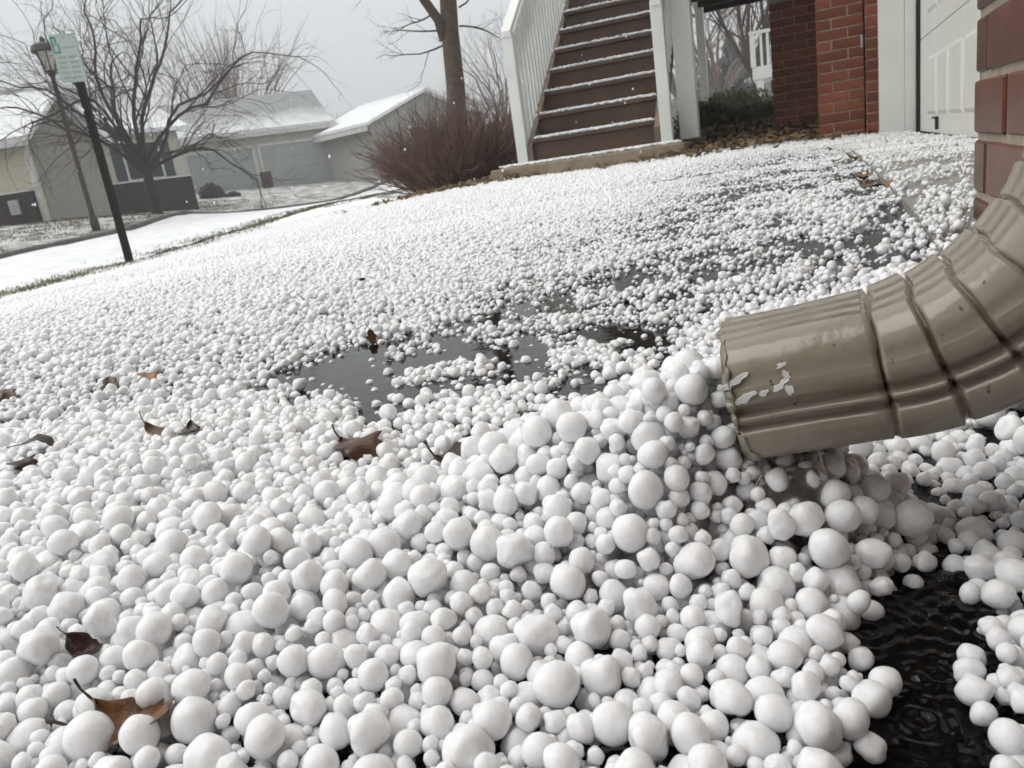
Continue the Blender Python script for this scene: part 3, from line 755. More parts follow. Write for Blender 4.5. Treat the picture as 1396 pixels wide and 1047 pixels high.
# dark recessed wall behind
dw = MB(); dw.box((6.55 + .006, -.57, -.1), (6.9, 1.2, 1.25), wf); dw = under(dw.build('entry_wall', MORTAR), gar)
lay(dw, 'o', -.576, .4, 6.55, .06, 1.24, 1.2, BRICK)
DARKW = mat('dark_stained_board', (.028, .016, .012), .7, .2, 6)
for k in range(14):
    mb = MB(); x0 = -.576 + k * .125; mb.box((6.555, x0, 1.25), (6.9, x0 + .12, 1.63), wf); under(mb.build('board', DARKW), gar)
# white jamb and stops, header, walls behind
mb = MB(); mb.box((4.86, .18, -.05), (5.3, .33, 2.3), wf); under(mb.build('jamb', WHITE, bevel=.003), gar)
mb = MB(); mb.box((4.84, .332, -.05), (5.0, .395, 2.25), wf); under(mb.build('door_stop', WHITE, bevel=.003), gar)
mb = MB(); mb.box((-.004, .05, 2.24), (4.858, .40, 2.75), wf); under(mb.build('header', WHITE), gar)
RUB = mat('black_rubber', (.012, .012, .012), .6)
mb = MB(); mb.box((4.825, .397, 0.0), (4.84, .43, 2.24), wf); under(mb.build('weather_strip', RUB), gar)
door = MB(); door.box((0.0, .43, .03), (4.825, .47, 2.3), wf); door = under(door.build('garage_door', DOORM), gar)
mb = MB(); mb.box((0, .418, -.005), (4.824, .445, .028), wf); under(mb.build('bottom_seal', RUB), door)
SEC = .56; PNW = .40
for s_ in range(4):
    z0 = .035 + s_ * SEC
    mb = MB(); mb.box((0.0, .418, z0), (4.822, .432, z0 + SEC - .006), wf); under(mb.build('door_section', DOORM, bevel=.002), door)
    for k in range(10):
        a = .32 + k * (PNW + .06)
        if a + PNW > 4.8: break
        q = MB(); e = .022; o1, o2 = .418, .4085
        b0 = [(a, o1 + .001, z0 + .10), (a + PNW, o1 + .001, z0 + .10), (a + PNW, o1 + .001, z0 + SEC - .13), (a, o1 + .001, z0 + SEC - .13)]
        b1 = [(a + e, o2, z0 + .10 + e), (a + PNW - e, o2, z0 + .10 + e), (a + PNW - e, o2, z0 + SEC - .13 - e), (a + e, o2, z0 + SEC - .13 - e)]
        q.add([wf(p) for p in b0 + b1], [(4, 5, 6, 7), (0, 1, 5, 4), (1, 2, 6, 5), (2, 3, 7, 6), (3, 0, 4, 7)])
        under(q.build('panel', DOORM), door)
HND = mat('black_metal', (.015, .015, .015), .4)
mb = MB()
hc = at(1279, 172, D=4.25); th_ = float((hc - NC) @ WD)
mb.box((th_ - .008, .40, .055), (th_ + .008, .416, .125), wf); mb.box((th_ + .009, .40, .112), (th_ + .14, .416, .125), wf); under(mb.build('handle', HND, bevel=.003), door)
# faucet-like box on the far pier
mb = MB(); mb.box((4.985, .078, .62), (4.999, .094, .70), wf); under(mb.build('outlet_box', mat('grey_plastic', (.4, .4, .38), .5), bevel=.004), gar)
# roof and soffit
SOF = mat('soffit_brown', (.07, .045, .03), .7, .1, 3)
SHG = mat('roof_shingle', (.05, .05, .05), .85, .3, 9, .4)
mb = MB(); mb.box((-2.6, -.50, 2.76), (5.5, .5, 2.80), wf); under(mb.build('soffit', SOF), gar)
mb = MB(); mb.box((-2.6, -.54, 2.74), (5.5, -.51, 2.90), wf); under(mb.build('fascia', WHITE), gar)
mb = MB(); mb.prism([(-2.6, -.58, 3.0), (-2.6, 4.2, 4.9), (-2.6, 4.2, 4.8), (-2.6, -.58, 2.91)], (8.1, 0, 0), wf); under(mb.build('roof', SHG), gar)
mb = MB(); mb.box((-2.3, .41, -.1), (-2.2, 4, 3.0), wf); mb.box((5.45, .6, -.1), (5.5, 4, 3.0), wf); mb.box((-2.3, 4.0, -.1), (5.5, 4.1, 4.6), wf); under(mb.build('wall', mat('tan_siding', (.42, .38, .31), .6)), gar)
# unseen brick wall added behind the camera to shade the right foreground
shade_wall = MB(); shade_wall.box((-1.62, -.42, -.1), (-1.40, .002, 2.75), wf); shade_wall = under(shade_wall.build('side_wall', MORTAR), gar)
rw = MB()
for c in range(40):
    z = .0185 + (c + .5) * COURSE; x = -.42 - (0 if c % 2 else (BL + JT) / 2)
    while x < -.02:
        a, b2 = max(x, -.42), min(x + BL, -.01)
        if b2 - a > .02: rw.box((-1.41, a, z - BH / 2), (-1.394, b2, z + BH / 2), wf)
        x += BL + JT
o = rw.build('brickwork', NBRICK); under(o, shade_wall); o['kind'] = 'stuff'
# deck over the entry
DKW = mat('deck_underside', (.045, .032, .025), .8, .2, 4)
deck = MB()
deck.box((5.42, -1.5, 1.86), (9.6, 1.2, 1.90), wf); deck.box((5.12, -1.5, 1.86), (5.418, -.21, 1.90), wf); under(deck.build('deck_floor', DKW), gar)
for k in range(9):
    mb = MB(); mb.box((5.45 + k * .49, -1.48, 1.64), (5.50 + k * .49, 1.2, 1.858), wf); under(mb.build('joist', DKW), gar)

# ------------------------------------------------------------------ outdoor stairs
SPSI = math.radians(20.5)
SD = np.array([math.sin(SPSI), math.cos(SPSI), 0]); SN = np.array([math.cos(SPSI), -math.sin(SPSI), 0])
S0 = at(731, 223, D=6.35)                             # foot of the first riser, left end
SZ = S0[2]
def sf(p): return np.array([S0[0], S0[1], SZ]) + SD * p[0] + SN * p[1] + np.array([0, 0, p[2]])   # (run, across, up)
st = empty('outdoor_stairs', (S0[0], S0[1], SZ - .1), 'brown timber outdoor stairs with white railings and hail on the treads', 'stairs')
TREAD = mat('brown_stained_timber', (.088, .052, .032), .6, .25, 5, .3, 60, detail=9)
STR = mat('weathered_stringer', (.16, .125, .085), .7, .25, 8, .2)
RAILW = mat('railing_white', (.72, .73, .70), .4, .05, 5)
NS, RUN, RISE, SWD = 13, .265, .192, .985
for k in range(NS):
    mb = MB(); mb.box((k * RUN, 0, k * RISE), (k * RUN + .022, SWD, (k + 1) * RISE - .034), sf); under(mb.build('riser', TREAD, bevel=.002), st)
    mb = MB(); mb.box((k * RUN - .03, .001, (k + 1) * RISE - .032), (k * RUN + RUN + .02, SWD - .001, (k + 1) * RISE), sf); under(mb.build('tread', TREAD, bevel=.004), st)
for a, b2 in ((-.045, -.003), (SWD + .003, SWD + .045)):
    mb = MB(); tot = NS * RUN
    mb.prism([(-.05, a, -.02), (.25, a, -.02), (tot, a, NS * RISE - .25), (tot, a, NS * RISE + .06), (-.05, a, .14)], SN * 0 + np.array([0, b2 - a, 0]), sf)
    under(mb.build('stringer', STR), st)
def railing(off, x0, side):
    mb = MB(); mb.box((x0 - .05, off - .045, -.03), (x0 + .04, off + .045, 1.02), sf); under(mb.build('newel_post', RAILW, bevel=.006), st)
    sl_ = RISE / RUN; L_ = NS * RUN
    mb = MB(); mb.prism([(x0 - .06, off - .04, .985), (x0 - .06, off - .04, 1.03), (L_, off - .04, 1.03 + (L_ - x0 + .06) * sl_), (L_, off - .04, .985 + (L_ - x0 + .06) * sl_)], (0, .08, 0), sf); under(mb.build('top_rail', RAILW, bevel=.004), st)
    mb = MB(); mb.prism([(x0 + .04, off - .02, .82), (x0 + .04, off - .02, .98), (L_, off - .02, .98 + (L_ - x0 - .04) * sl_), (L_, off - .02, .82 + (L_ - x0 - .04) * sl_)], (0, .04, 0), sf); under(mb.build('upper_rail', RAILW), st)
    k = 0; x = x0 + .12
    while x < L_ - .05:
        z0 = .16 + (x + .05) * sl_; z0 = x * sl_ + .10
        mb = MB(); mb.box((x - .017, off - .017 + side * .03, z0), (x + .017, off + .017 + side * .03, .95 + (x - x0) * sl_), sf); under(mb.build('baluster', RAILW), st)
        x += .105
railing(-.095, .0, 1); railing(SWD + .095, .0, -1)
mb = MB(); mb.box((NS * RUN + .03, -.1, NS * RISE - .2), (NS * RUN + 1.6, 3.2, NS * RISE), sf); under(mb.build('landing_floor', DKW), st)
for rx, ry in ((NS * RUN + 1.5, 0), (NS * RUN + 1.5, 1.0)):
    mb = MB(); mb.box((rx - .05, ry - .05, -.3), (rx + .05, ry + .05, NS * RISE - .21), sf); under(mb.build('landing_post', RAILW), st)
# stair hail
ha = []
for k in range(-1, NS - 3):
    z = max(k + 1, 0) * RISE
    n = 700 if k >= 0 else 2400
    for _ in range(n):
        a = random.uniform(-.03, .06 if k >= 0 else -.01) if k >= 0 else random.uniform(-.38, -.005); b2 = random.uniform(.01, SWD - .01) if k >= 0 else random.uniform(-.2, SWD + .2)
        p = sf((k * RUN + a if k >= 0 else a, b2, z)); ha.append((p[0], p[1], p[2] + random.uniform(.002, .016), random.uniform(.005, .0095)))
    if k >= 0:
        for _ in range(260):
            p = sf((k * RUN + random.uniform(.05, RUN), random.uniform(.01, SWD - .01), z)); ha.append((p[0], p[1], p[2] + .006, random.uniform(.006, .010)))
hail_stuff('hail', np.array(ha), 2, 'white hail lying in rows on the stair treads')
# footing slab under the stairs
mb = MB(); mb.box((-.42, -.26, -.115), (.10, SWD + .26, -.004), sf)
o = mb.build('stair_footing', mat('tan_concrete', (.26, .21, .15), .8, .2, 12, .3), bevel=.01)
tag(o, 'low tan concrete slab at the foot of the brown stairs', 'slab')
# deck post
dp = sf((.35, SWD + .235, 0)); dp[2] = g1(dp[0], dp[1])
po = empty('deck_post', (dp[0], dp[1], dp[2]), 'thick white square deck post on a brown wooden block beside the stairs', 'post')
def pf(p): return np.array([dp[0], dp[1], dp[2]]) + SD * p[0] + SN * p[1] + np.array([0, 0, p[2]])
mb = MB(); mb.box((-.075, -.075, .085), (.075, .075, 2.7), pf); under(mb.build('shaft', RAILW, bevel=.008), po)
mb = MB(); mb.box((-.10, -.085, -.05), (.10, .12, .084), pf); under(mb.build('base_block', TREAD, bevel=.006), po)

# ------------------------------------------------------------------ branching plants
class Wood:
    def __init__(self, seed): self.r = random.Random(seed); self.big = MB(); self.small = MB(); self.lim = .02
    def seg(self, pts, r0_, r1_):
        n = len(pts); rad = [r0_ + (r1_ - r0_) * i / (n - 1) for i in range(n)]
        (self.big if r0_ > self.lim else self.small).tube(pts, rad, 7 if r0_ > .05 else (5 if r0_ > self.lim else 3), cap=False)
    def grow(self, p, d, L, r, depth, kids, spread, droop, wob=.25, taper=.6, lratio=.62, steps=5, up=0.):
        R = self.r; pts = [Vector(p)]; d = Vector(d).normalized(); ds_ = [d.copy()]
        for i in range(steps):
            d = (d + Vector((R.gauss(0, wob), R.gauss(0, wob), R.gauss(0, wob) + up - droop * (i + 1) / steps)) * .35).normalized()
            pts.append(pts[-1] + d * L / steps); ds_.append(d.copy())
        self.seg(pts, r, r * taper)
        if depth <= 0: return
        n = kids if isinstance(kids, int) else kids[0]
        for k in range(n):
            t = R.uniform(.25, 1.0) if k < n - 1 else 1.0
            i = min(int(t * steps), steps - 1); q = pts[i].lerp(pts[i + 1], t * steps - i) if t < 1 else pts[-1]
            ax = Vector((R.gauss(0, 1), R.gauss(0, 1), R.gauss(0, 1))); ax = (ax - ds_[i] * ax.dot(ds_[i])).normalized()
            sp = spread * R.uniform(.6, 1.3); nd = (ds_[i] * math.cos(sp) + ax * math.sin(sp))
            self.grow(q, nd, L * lratio * R.uniform(.7, 1.2), r * taper * R.uniform(.5, .75) if t < 1 else r * taper * .95, depth - 1, kids if isinstance(kids, int) else kids[1:], spread, droop, wob, taper, lratio, max(3, steps - 1), up)
    def tree(self, name, base, label, bark, twig, cat='tree', group=None, crown='crown'):
        e = empty(name, base, label, cat, group)
        under(self.big.build('trunk', bark, smooth=True), e); under(self.small.build(crown, twig), e); return e
BARK = mat('dark_bark', (.030, .022, .018), .85, .35, 20, .5)
BARK2 = mat('brown_bark', (.075, .050, .036), .85, .35, 14, .7, 40, bdist=.01)
TWIG = mat('bare_twig', (.05, .034, .028), .85, .3, 5)
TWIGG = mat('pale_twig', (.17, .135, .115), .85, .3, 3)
REDT = mat('reddish_twig', (.080, .046, .034), .8, col2=(.20, .125, .09), scale=12)
# ornamental tree across the street
b = at(215, 291, D=19); w1 = Wood(5); w1.lim = .022; KID = (5, 4, 4, 3)
w1.seg([b + np.array([.03, 0, -.3]), b + np.array([0, 0, .0]), b + np.array([-.02, .02, .6]), b + np.array([.02, 0, 1.15])], .15, .11)
for k in range(11):
    a = 2 * PI * k / 11 + w1.r.uniform(-.3, .3); tl = w1.r.uniform(.45, .95)
    w1.grow(b + np.array([0, 0, w1.r.uniform(.75, 1.2)]), (math.cos(a) * math.sin(tl), math.sin(a) * math.sin(tl), math.cos(tl)), w1.r.uniform(1.7, 2.5), .05, 4, KID, .62, .45, .46, .62, .68, 6, .10)
for s_ in (-1, 0, 1):
    w1.grow(b + np.array([0, 0, 1.1]), (s_ * .3, .1 * s_, 1), 2.3, .06, 4, KID, .6, .2, .36, .62, .68, 6, .25)
w1.tree('ornamental_tree', b, 'dark bare ornamental tree with drooping branches across the street', BARK, TWIG)
# vase-shaped shrub tree behind the far roof
b = at(305, 150, D=52); b[2] = g1(b[0], b[1]); w2 = Wood(9)
for k in range(34):
    a = w2.r.uniform(0, 2 * PI); tl = w2.r.uniform(.05, .55)
    w2.grow(b, (math.cos(a) * math.sin(tl), math.sin(a) * math.sin(tl), math.cos(tl)), w2.r.uniform(6.2, 8.4), .08, 2, (9, 5), .30, -.1, .12, .45, .42, 5)
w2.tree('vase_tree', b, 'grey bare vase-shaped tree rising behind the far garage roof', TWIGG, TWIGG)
# big trunk behind the reddish shrub
b = at(626, 236, D=10.5); b[2] = g1(b[0], b[1]); w3 = Wood(3)
t0 = at(621, 120, D=10.5); t1 = at(601, 30, D=10.5); t2 = at(612, -60, D=10.5); t1 = at(613, 40, D=10.5); t2 = at(607, -70, D=10.5)
w3.seg([b + np.array([.0, 0, -.2]), b, (b + t0) / 2, t0, t1, t2, t2 + np.array([.1, .1, 2.0])], .155, .105)
f0 = at(606, 55, D=10.5); w3.seg([f0, at(598, 28, D=10.4), at(578, 0, D=10.3), at(560, -40, D=10.2), at(530, -150, D=10)], .075, .05)
for (x, y), dirv, L_ in (((598, 42), (-.8, -.1, .15), .55), ((604, 62), (-.7, -.2, -.35), .6), ((590, 18), (-.6, 0, -.3), .4), ((625, 10), (.8, 0, .25), .6), ((626, 35), (.7, -.1, -.05), .45), ((618, -20), (.6, .2, .4), .8), ((575, -5), (-.7, .1, .2), .6)):
    w3.grow(at(x, y, D=10.4), dirv, L_, .016, 3, (4, 3, 2), .6, .0, .4, .55, .6, 5, .1)
for s_ in range(8):
    a = s_ * .8; w3.grow(t2 + np.array([.1, .1, .5 + s_ * .2]), (math.cos(a), math.sin(a), .8), 1.6, .04, 3, (4, 3, 2), .6, 0, .3, .55, .62, 5, .1)
w3.lim = .03
w3.tree('forked_tree', b, 'tall brown tree trunk forking upward behind the reddish shrub', BARK2, TWIG)
# reddish shrub
b = at(632, 262, D=7.5); b[2] = g1(b[0], b[1])
ws = Wood(11); ws.lim = .0095
for k in range(420):
    a = ws.r.uniform(0, 2 * PI); rr = math.sqrt(ws.r.random()); tl = rr * 1.0 + ws.r.uniform(-.15, .15)
    p = b + np.array([math.cos(a) * rr * .42, math.sin(a) * rr * .35, -.03])
    sc_ = ws.r.uniform(.62, .95) * (1 - .12 * rr)
    ws.grow(p, (math.cos(a) * math.sin(tl), math.sin(a) * math.sin(tl), math.cos(tl)), sc_ * .72, .0105 if k % 3 == 0 else .008, 2, (6, 4), .5, .05, .28, .5, .42, 4, .12)
ws.tree('bare_shrub', b, 'dense reddish brown leafless shrub beside the stairs', REDT, REDT, 'shrub', crown='twigs')
# trees seen between the stairs and the brick wall, and left of the stairs
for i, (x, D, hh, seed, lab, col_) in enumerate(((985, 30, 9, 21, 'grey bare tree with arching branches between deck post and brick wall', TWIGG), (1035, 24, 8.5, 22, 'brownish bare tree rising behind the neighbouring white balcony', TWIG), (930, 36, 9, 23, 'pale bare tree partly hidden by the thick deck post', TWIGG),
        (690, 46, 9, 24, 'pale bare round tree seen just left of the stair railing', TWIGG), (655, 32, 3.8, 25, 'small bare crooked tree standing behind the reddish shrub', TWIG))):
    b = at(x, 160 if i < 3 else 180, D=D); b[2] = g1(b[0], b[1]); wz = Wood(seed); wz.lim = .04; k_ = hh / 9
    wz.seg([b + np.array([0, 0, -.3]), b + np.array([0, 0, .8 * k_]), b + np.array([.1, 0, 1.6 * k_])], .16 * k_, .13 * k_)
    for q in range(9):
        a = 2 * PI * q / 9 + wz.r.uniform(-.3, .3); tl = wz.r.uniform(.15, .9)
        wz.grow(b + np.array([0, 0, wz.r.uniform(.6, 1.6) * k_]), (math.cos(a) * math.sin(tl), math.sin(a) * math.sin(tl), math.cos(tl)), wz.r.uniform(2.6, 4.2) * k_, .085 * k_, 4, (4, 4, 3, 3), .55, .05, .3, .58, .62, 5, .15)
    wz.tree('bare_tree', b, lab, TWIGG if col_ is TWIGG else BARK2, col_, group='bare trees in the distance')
# leafy masses
LEAFG = mat('evergreen_leaf', (.035, .045, .008), .7, spec=.2, col2=(.10, .105, .032), scale=9)
CONI = mat('conifer_leaf', (.03, .04, .032), .7, col2=(.06, .075, .06), scale=4)
def leafy(name, c, rad, n, ls, m, label, cat, seed, crown='foliage', cone=False):
    R = random.Random(seed); mb = MB(); e = empty(name, (c[0], c[1], c[2]), label, cat)
    for _ in range(n):
        if cone:
            h = R.random() ** .8; rr = (1 - h) * math.sqrt(R.random()) * (0.75 + .35 * math.sin(h * 38)); a = R.uniform(0, 2 * PI); p = np.array([math.cos(a) * rr * rad[0], math.sin(a) * rr * rad[1], h * rad[2]])
        else:
            a = R.uniform(0, 2 * PI); ph = math.acos(R.uniform(0, 1)); q = R.uniform(.62, 1.0) * (1 + .22 * noise.noise(Vector((math.cos(a) * 2, math.sin(a) * 2, ph * 2 + seed))) + .15 * noise.noise(Vector((math.cos(a) * 6, math.sin(a) * 6, ph * 5 + seed))))
            p = np.array([math.sin(ph) * math.cos(a) * rad[0], math.sin(ph) * math.sin(a) * rad[1], math.cos(ph) * rad[2]]) * q
        p = p + c; d1 = Vector((R.gauss(0, 1), R.gauss(0, 1), R.gauss(0, 1))).normalized(); d2 = d1.orthogonal().normalized(); s_ = ls * R.uniform(.6, 1.3)
        d1 = np.array(d1) * s_; d2 = np.array(d2) * s_ * .5
        mb.add([p - d1, p + d2, p + d1, p - d2], [(0, 1, 2, 3)])
    under(mb.build(crown, m), e)
    st_ = MB(); st_.tube([(c[0], c[1], c[2] - .1), (c[0] + .02, c[1], c[2] + rad[2] * .3), (c[0], c[1] + .02, c[2] + rad[2] * .8)], [max(.02, rad[0] * .04), max(.015, rad[0] * .03), .008], 6); under(st_.build('stem', BARK2), e)
    return e
for i, (x, y, D, rx, rz, lab) in enumerate(((965, 176, 8.9, .42, .33, 'low dark green evergreen bush right beside the deck post'), (1025, 171, 9.1, .48, .22, 'low green evergreen bush spreading toward the brick wall'), (1000, 165, 10.5, .7, .42, 'taller olive evergreen bush behind the two low green bushes'))):
    c = at(x, y, D=D); c[2] = g1(c[0], c[1]); leafy('evergreen_bush', c, (rx, rx * .8, rz), 5200, .022, LEAFG, lab, 'bush', 31 + i)
for i, (x, D, r_, h_, lab) in enumerate(((968, 60, 3.0, 5.0, 'small hazy conifer far behind the deck post'), (1000, 48, 2.8, 5.2, 'taller hazy conifer far behind the evergreen bushes'))):
    c = at(x, 150, D=D); c[2] = g1(c[0], c[1]); leafy('conifer', c, (r_, r_, h_), 3500, .22, CONI, lab, 'tree', 41 + i, 'crown', True)
c = at(291, 271, D=33); c[2] = g1(c[0], c[1]); leafy('round_bush', c, (.55, .5, .6), 1500, .06, TWIG, 'small dark round bush in front of the left far garage door', 'bush', 51)
c = at(318, 268, D=33); c[2] = g1(c[0], c[1]); leafy('round_bush', c, (.35, .3, .22), 500, .05, TWIG, 'very low dark bush beside the small round bush', 'bush', 52)
# distant woodland line behind the houses: reads as one mass
def woodline():
    R = random.Random(8); mb = MB()
    for _ in range(2600):
        a = math.radians(R.uniform(-42, 42)); d = R.uniform(75, 105); x, y = math.sin(a) * d, math.cos(a) * d
        h = R.uniform(3.0, 6.5) * (1 + .3 * math.sin(a * 23)); z = 1.0
        lean = R.gauss(0, .5); mb.add([(x - .12, y, z - .5), (x + .12, y, z - .5), (x + lean, y + R.gauss(0, .3), z + h)], [(0, 1, 2)])
        for _ in range(4):
            t = R.uniform(.3, .9); q = R.gauss(0, 1.2); mb.add([(x + lean * t, y, z + h * t), (x + lean * t + .09, y, z + h * t - .1), (x + q, y, z + h * t + R.uniform(.4, 1.6))], [(0, 1, 2)])
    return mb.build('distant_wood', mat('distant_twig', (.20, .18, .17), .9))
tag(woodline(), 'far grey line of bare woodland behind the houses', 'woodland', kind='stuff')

# ------------------------------------------------------------------ houses across the street
def siding(name, col, pitch=.11):
    m, nt, b = principled(name); L = nt.links
    tco = nt.nodes.new('ShaderNodeTexCoord'); sp = nt.nodes.new('ShaderNodeSeparateXYZ'); L.new(tco.outputs['Object'], sp.inputs[0])
    mu = nt.nodes.new('ShaderNodeMath'); mu.operation = 'MULTIPLY'; mu.inputs[1].default_value = 1 / pitch; L.new(sp.outputs['Z'], mu.inputs[0])
    fr_ = nt.nodes.new('ShaderNodeMath'); fr_.operation = 'FRACT'; L.new(mu.outputs[0], fr_.inputs[0])
    bp = nt.nodes.new('ShaderNodeBump'); bp.inputs['Strength'].default_value = 1; bp.inputs['Distance'].default_value = .035; bp.invert = True
    L.new(fr_.outputs[0], bp.inputs['Height']); L.new(bp.outputs[0], b.inputs['Normal'])
    nz = nt.nodes.new('ShaderNodeTexNoise'); nz.inputs['Scale'].default_value = 1.2; nz.inputs['Detail'].default_value = 6; L.new(tco.outputs['Object'], nz.inputs['Vector'])
    cr = nt.nodes.new('ShaderNodeValToRGB'); cr.color_ramp.elements[0].color = (*[c * .88 for c in col], 1); cr.color_ramp.elements[1].color = (*[min(1, c * 1.1) for c in col], 1)
    L.new(nz.outputs['Fac'], cr.inputs[0]); L.new(cr.outputs[0], b.inputs['Base Color']); b.inputs['Roughness'].default_value = .55; return m
def roofm(name, ez, snow0, snow1):
    snow0 += ez; snow1 += ez
    """shingles with hail lying thicker toward the eave"""
    m, nt, b = principled(name); L = nt.links
    tco = nt.nodes.new('ShaderNodeTexCoord'); sp = nt.nodes.new('ShaderNodeSeparateXYZ'); L.new(tco.outputs['Object'], sp.inputs[0])
    nz = nt.nodes.new('ShaderNodeTexNoise'); nz.inputs['Scale'].default_value = 1.6; nz.inputs['Detail'].default_value = 10; L.new(tco.outputs['Object'], nz.inputs['Vector'])
    n2 = nt.nodes.new('ShaderNodeTexNoise'); n2.inputs['Scale'].default_value = 14; n2.inputs['Detail'].default_value = 6; L.new(tco.outputs['Object'], n2.inputs['Vector'])
    a = nt.nodes.new('ShaderNodeMath'); a.operation = 'MULTIPLY_ADD'; a.inputs[1].default_value = .9; L.new(nz.outputs['Fac'], a.inputs[0]); L.new(sp.outputs['Z'], a.inputs[2])
    a2 = nt.nodes.new('ShaderNodeMath'); a2.operation = 'MULTIPLY_ADD'; a2.inputs[1].default_value = .7; L.new(n2.outputs['Fac'], a2.inputs[0]); L.new(a.outputs[0], a2.inputs[2])
    mr = nt.nodes.new('ShaderNodeMapRange'); mr.inputs[1].default_value = snow1 + .8; mr.inputs[2].default_value = snow0 + .8; mr.inputs[3].default_value = .18; mr.inputs[4].default_value = 1; L.new(a2.outputs[0], mr.inputs[0])
    mx = nt.nodes.new('ShaderNodeMixRGB'); mx.inputs[1].default_value = (.13, .135, .14, 1); mx.inputs[2].default_value = (.74, .75, .76, 1); L.new(mr.outputs[0], mx.inputs[0])
    L.new(mx.outputs[0], b.inputs['Base Color']); b.inputs['Roughness'].default_value = .8; return m
SID_A = siding('cream_siding', (.52, .48, .38)); SID_A_SHADE = siding('shaded_cream_siding', (.25, .235, .19)); SID_B = siding('pale_siding', (.46, .44, .37), .16)  # second one: the cream siding darkened, gable-end shade put into its colour
FBR = mat('far_dark_brick', (.030, .018, .015), .8, .4, 9)
FDOOR = mat('sage_garage_door', (.31, .34, .325), .5, .06, 2)
TRIM = mat('far_trim_white', (.55, .55, .52), .5)
GLS = mat('dark_window_glass', (.02, .022, .025), .08)
SHUT = mat('dark_green_shutter', (.02, .033, .032), .5)
class Frame:
    def __init__(self, A, B):
        self.o = np.array(A, float); u_ = np.array(B, float) - self.o; self.z = min(A[2], B[2]); self.o[2] = self.z; u_[2] = 0
        self.L = np.linalg.norm(u_); self.u = u_ / self.L; self.v = np.array([-self.u[1], self.u[0], 0])
        if self.v[1] < 0 and abs(self.v[1]) > .3: self.v = -self.v
    def __call__(self, p): return self.o + self.u * p[0] + self.v * p[1] + np.array([0, 0, p[2]])
def part(e, name, m, boxes, fr_, bevel=0.):
    mb = MB()
    for lo, hi in boxes: mb.box(lo, hi, fr_)
    return under(mb.build(name, m, bevel=bevel), e)
def roof_u(e, fr_, u0_, u1_, v0, v1, he, hr, m, th=.14, oh=.35, vr=None):
    """two-slope roof, ridge along u"""
    vr = (v0 + v1) / 2 if vr is None else vr; s1 = (hr - he) / (vr - v0); s2 = (hr - he) / (v1 - vr)
    q = MB(); a, b2 = u0_ - oh, u1_ + oh
    q.prism([(a, v0 - oh, he - oh * s1), (a, vr, hr), (a, v1 + oh, he - oh * s2), (a, v1 + oh, he - oh * s2 + th), (a, vr, hr + th), (a, v0 - oh, he - oh * s1 + th)], (b2 - a, 0, 0), fr_)
    o = q.build('roof', m)
    # origin at the eave so the hail line follows height above it
    under(o, e); return o
def gable(e, fr_, u_, v0, v1, he, hr, m):
    q = MB(); q.prism([(u_ - .06, v0, he), (u_ - .06, v1, he), (u_ - .06, (v0 + v1) / 2, hr)], (.12, 0, 0), fr_); return under(q.build('gable', m), e)

# house A: cream facade left of a shaded gable
A0 = at(65, 301, D=20)
fA = Frame(A0 + np.array([-12, .6, 0]), A0); LA = fA.L
eA = empty('cream_house', A0, 'cream sided house with dark brick base and shaded gable end', 'house')
hA = float(at(38, 186, D=20)[2] - fA.z)
part(eA, 'front_wall', SID_A, [((0, 0, -.8), (LA - .0, .2, hA))], fA)
part(eA, 'side_wall', SID_A_SHADE, [((LA - .2, .202, -.8), (LA + .02, 3.4, hA))], fA)
part(eA, 'back_wall', SID_A_SHADE, [((0, 3.2, -.8), (LA - .202, 3.4, hA))], fA)
part(eA, 'corner_board', TRIM, [((LA - .09, -.03, -.2), (LA + .05, -.002, hA - .02))], fA)
part(eA, 'brick_base', FBR, [((0, -.14, -.8), (LA - .12, -.003, .78))], fA)
part(eA, 'brick_cap', TRIM, [((0, -.17, .782), (LA - .12, -.003, .83))], fA)
hrA = float(at(112, 132, D=22)[2] - fA.z)
RA = roofm('hail_dusted_roof_tan', fA.z + hA, 0.9, 2.6)
gable(eA, fA, LA - .1, .21, 3.39, hA, hrA - .12, SID_A_SHADE)
oR = roof_u(eA, fA, 0, LA, 0, 3.4, hA, hrA, RA)
part(eA, 'fascia', TRIM, [((-.3, -.40, hA - .30), (LA + .34, -.37, hA - .08))], fA)
part(eA, 'utility_meter', mat('meter_grey', (.35, .35, .34), .5), [((LA - .75, -.24, .25), (LA - .48, -.142, .62))], fA, .02)
part(eA, 'air_conditioner', mat('dark_green_metal', (.03, .04, .03), .6), [((LA - 2.6, -1.0, -.5), (LA - 1.9, -.4, .35))], fA, .02)
v_ = at(34, 162, D=23); mb = MB(); mb.lathe([(.10, -.3), (.10, .25), (.22, .26), (.16, .36), (.02, .4)], 10, v_); under(mb.build('roof_vent', HND), eA)

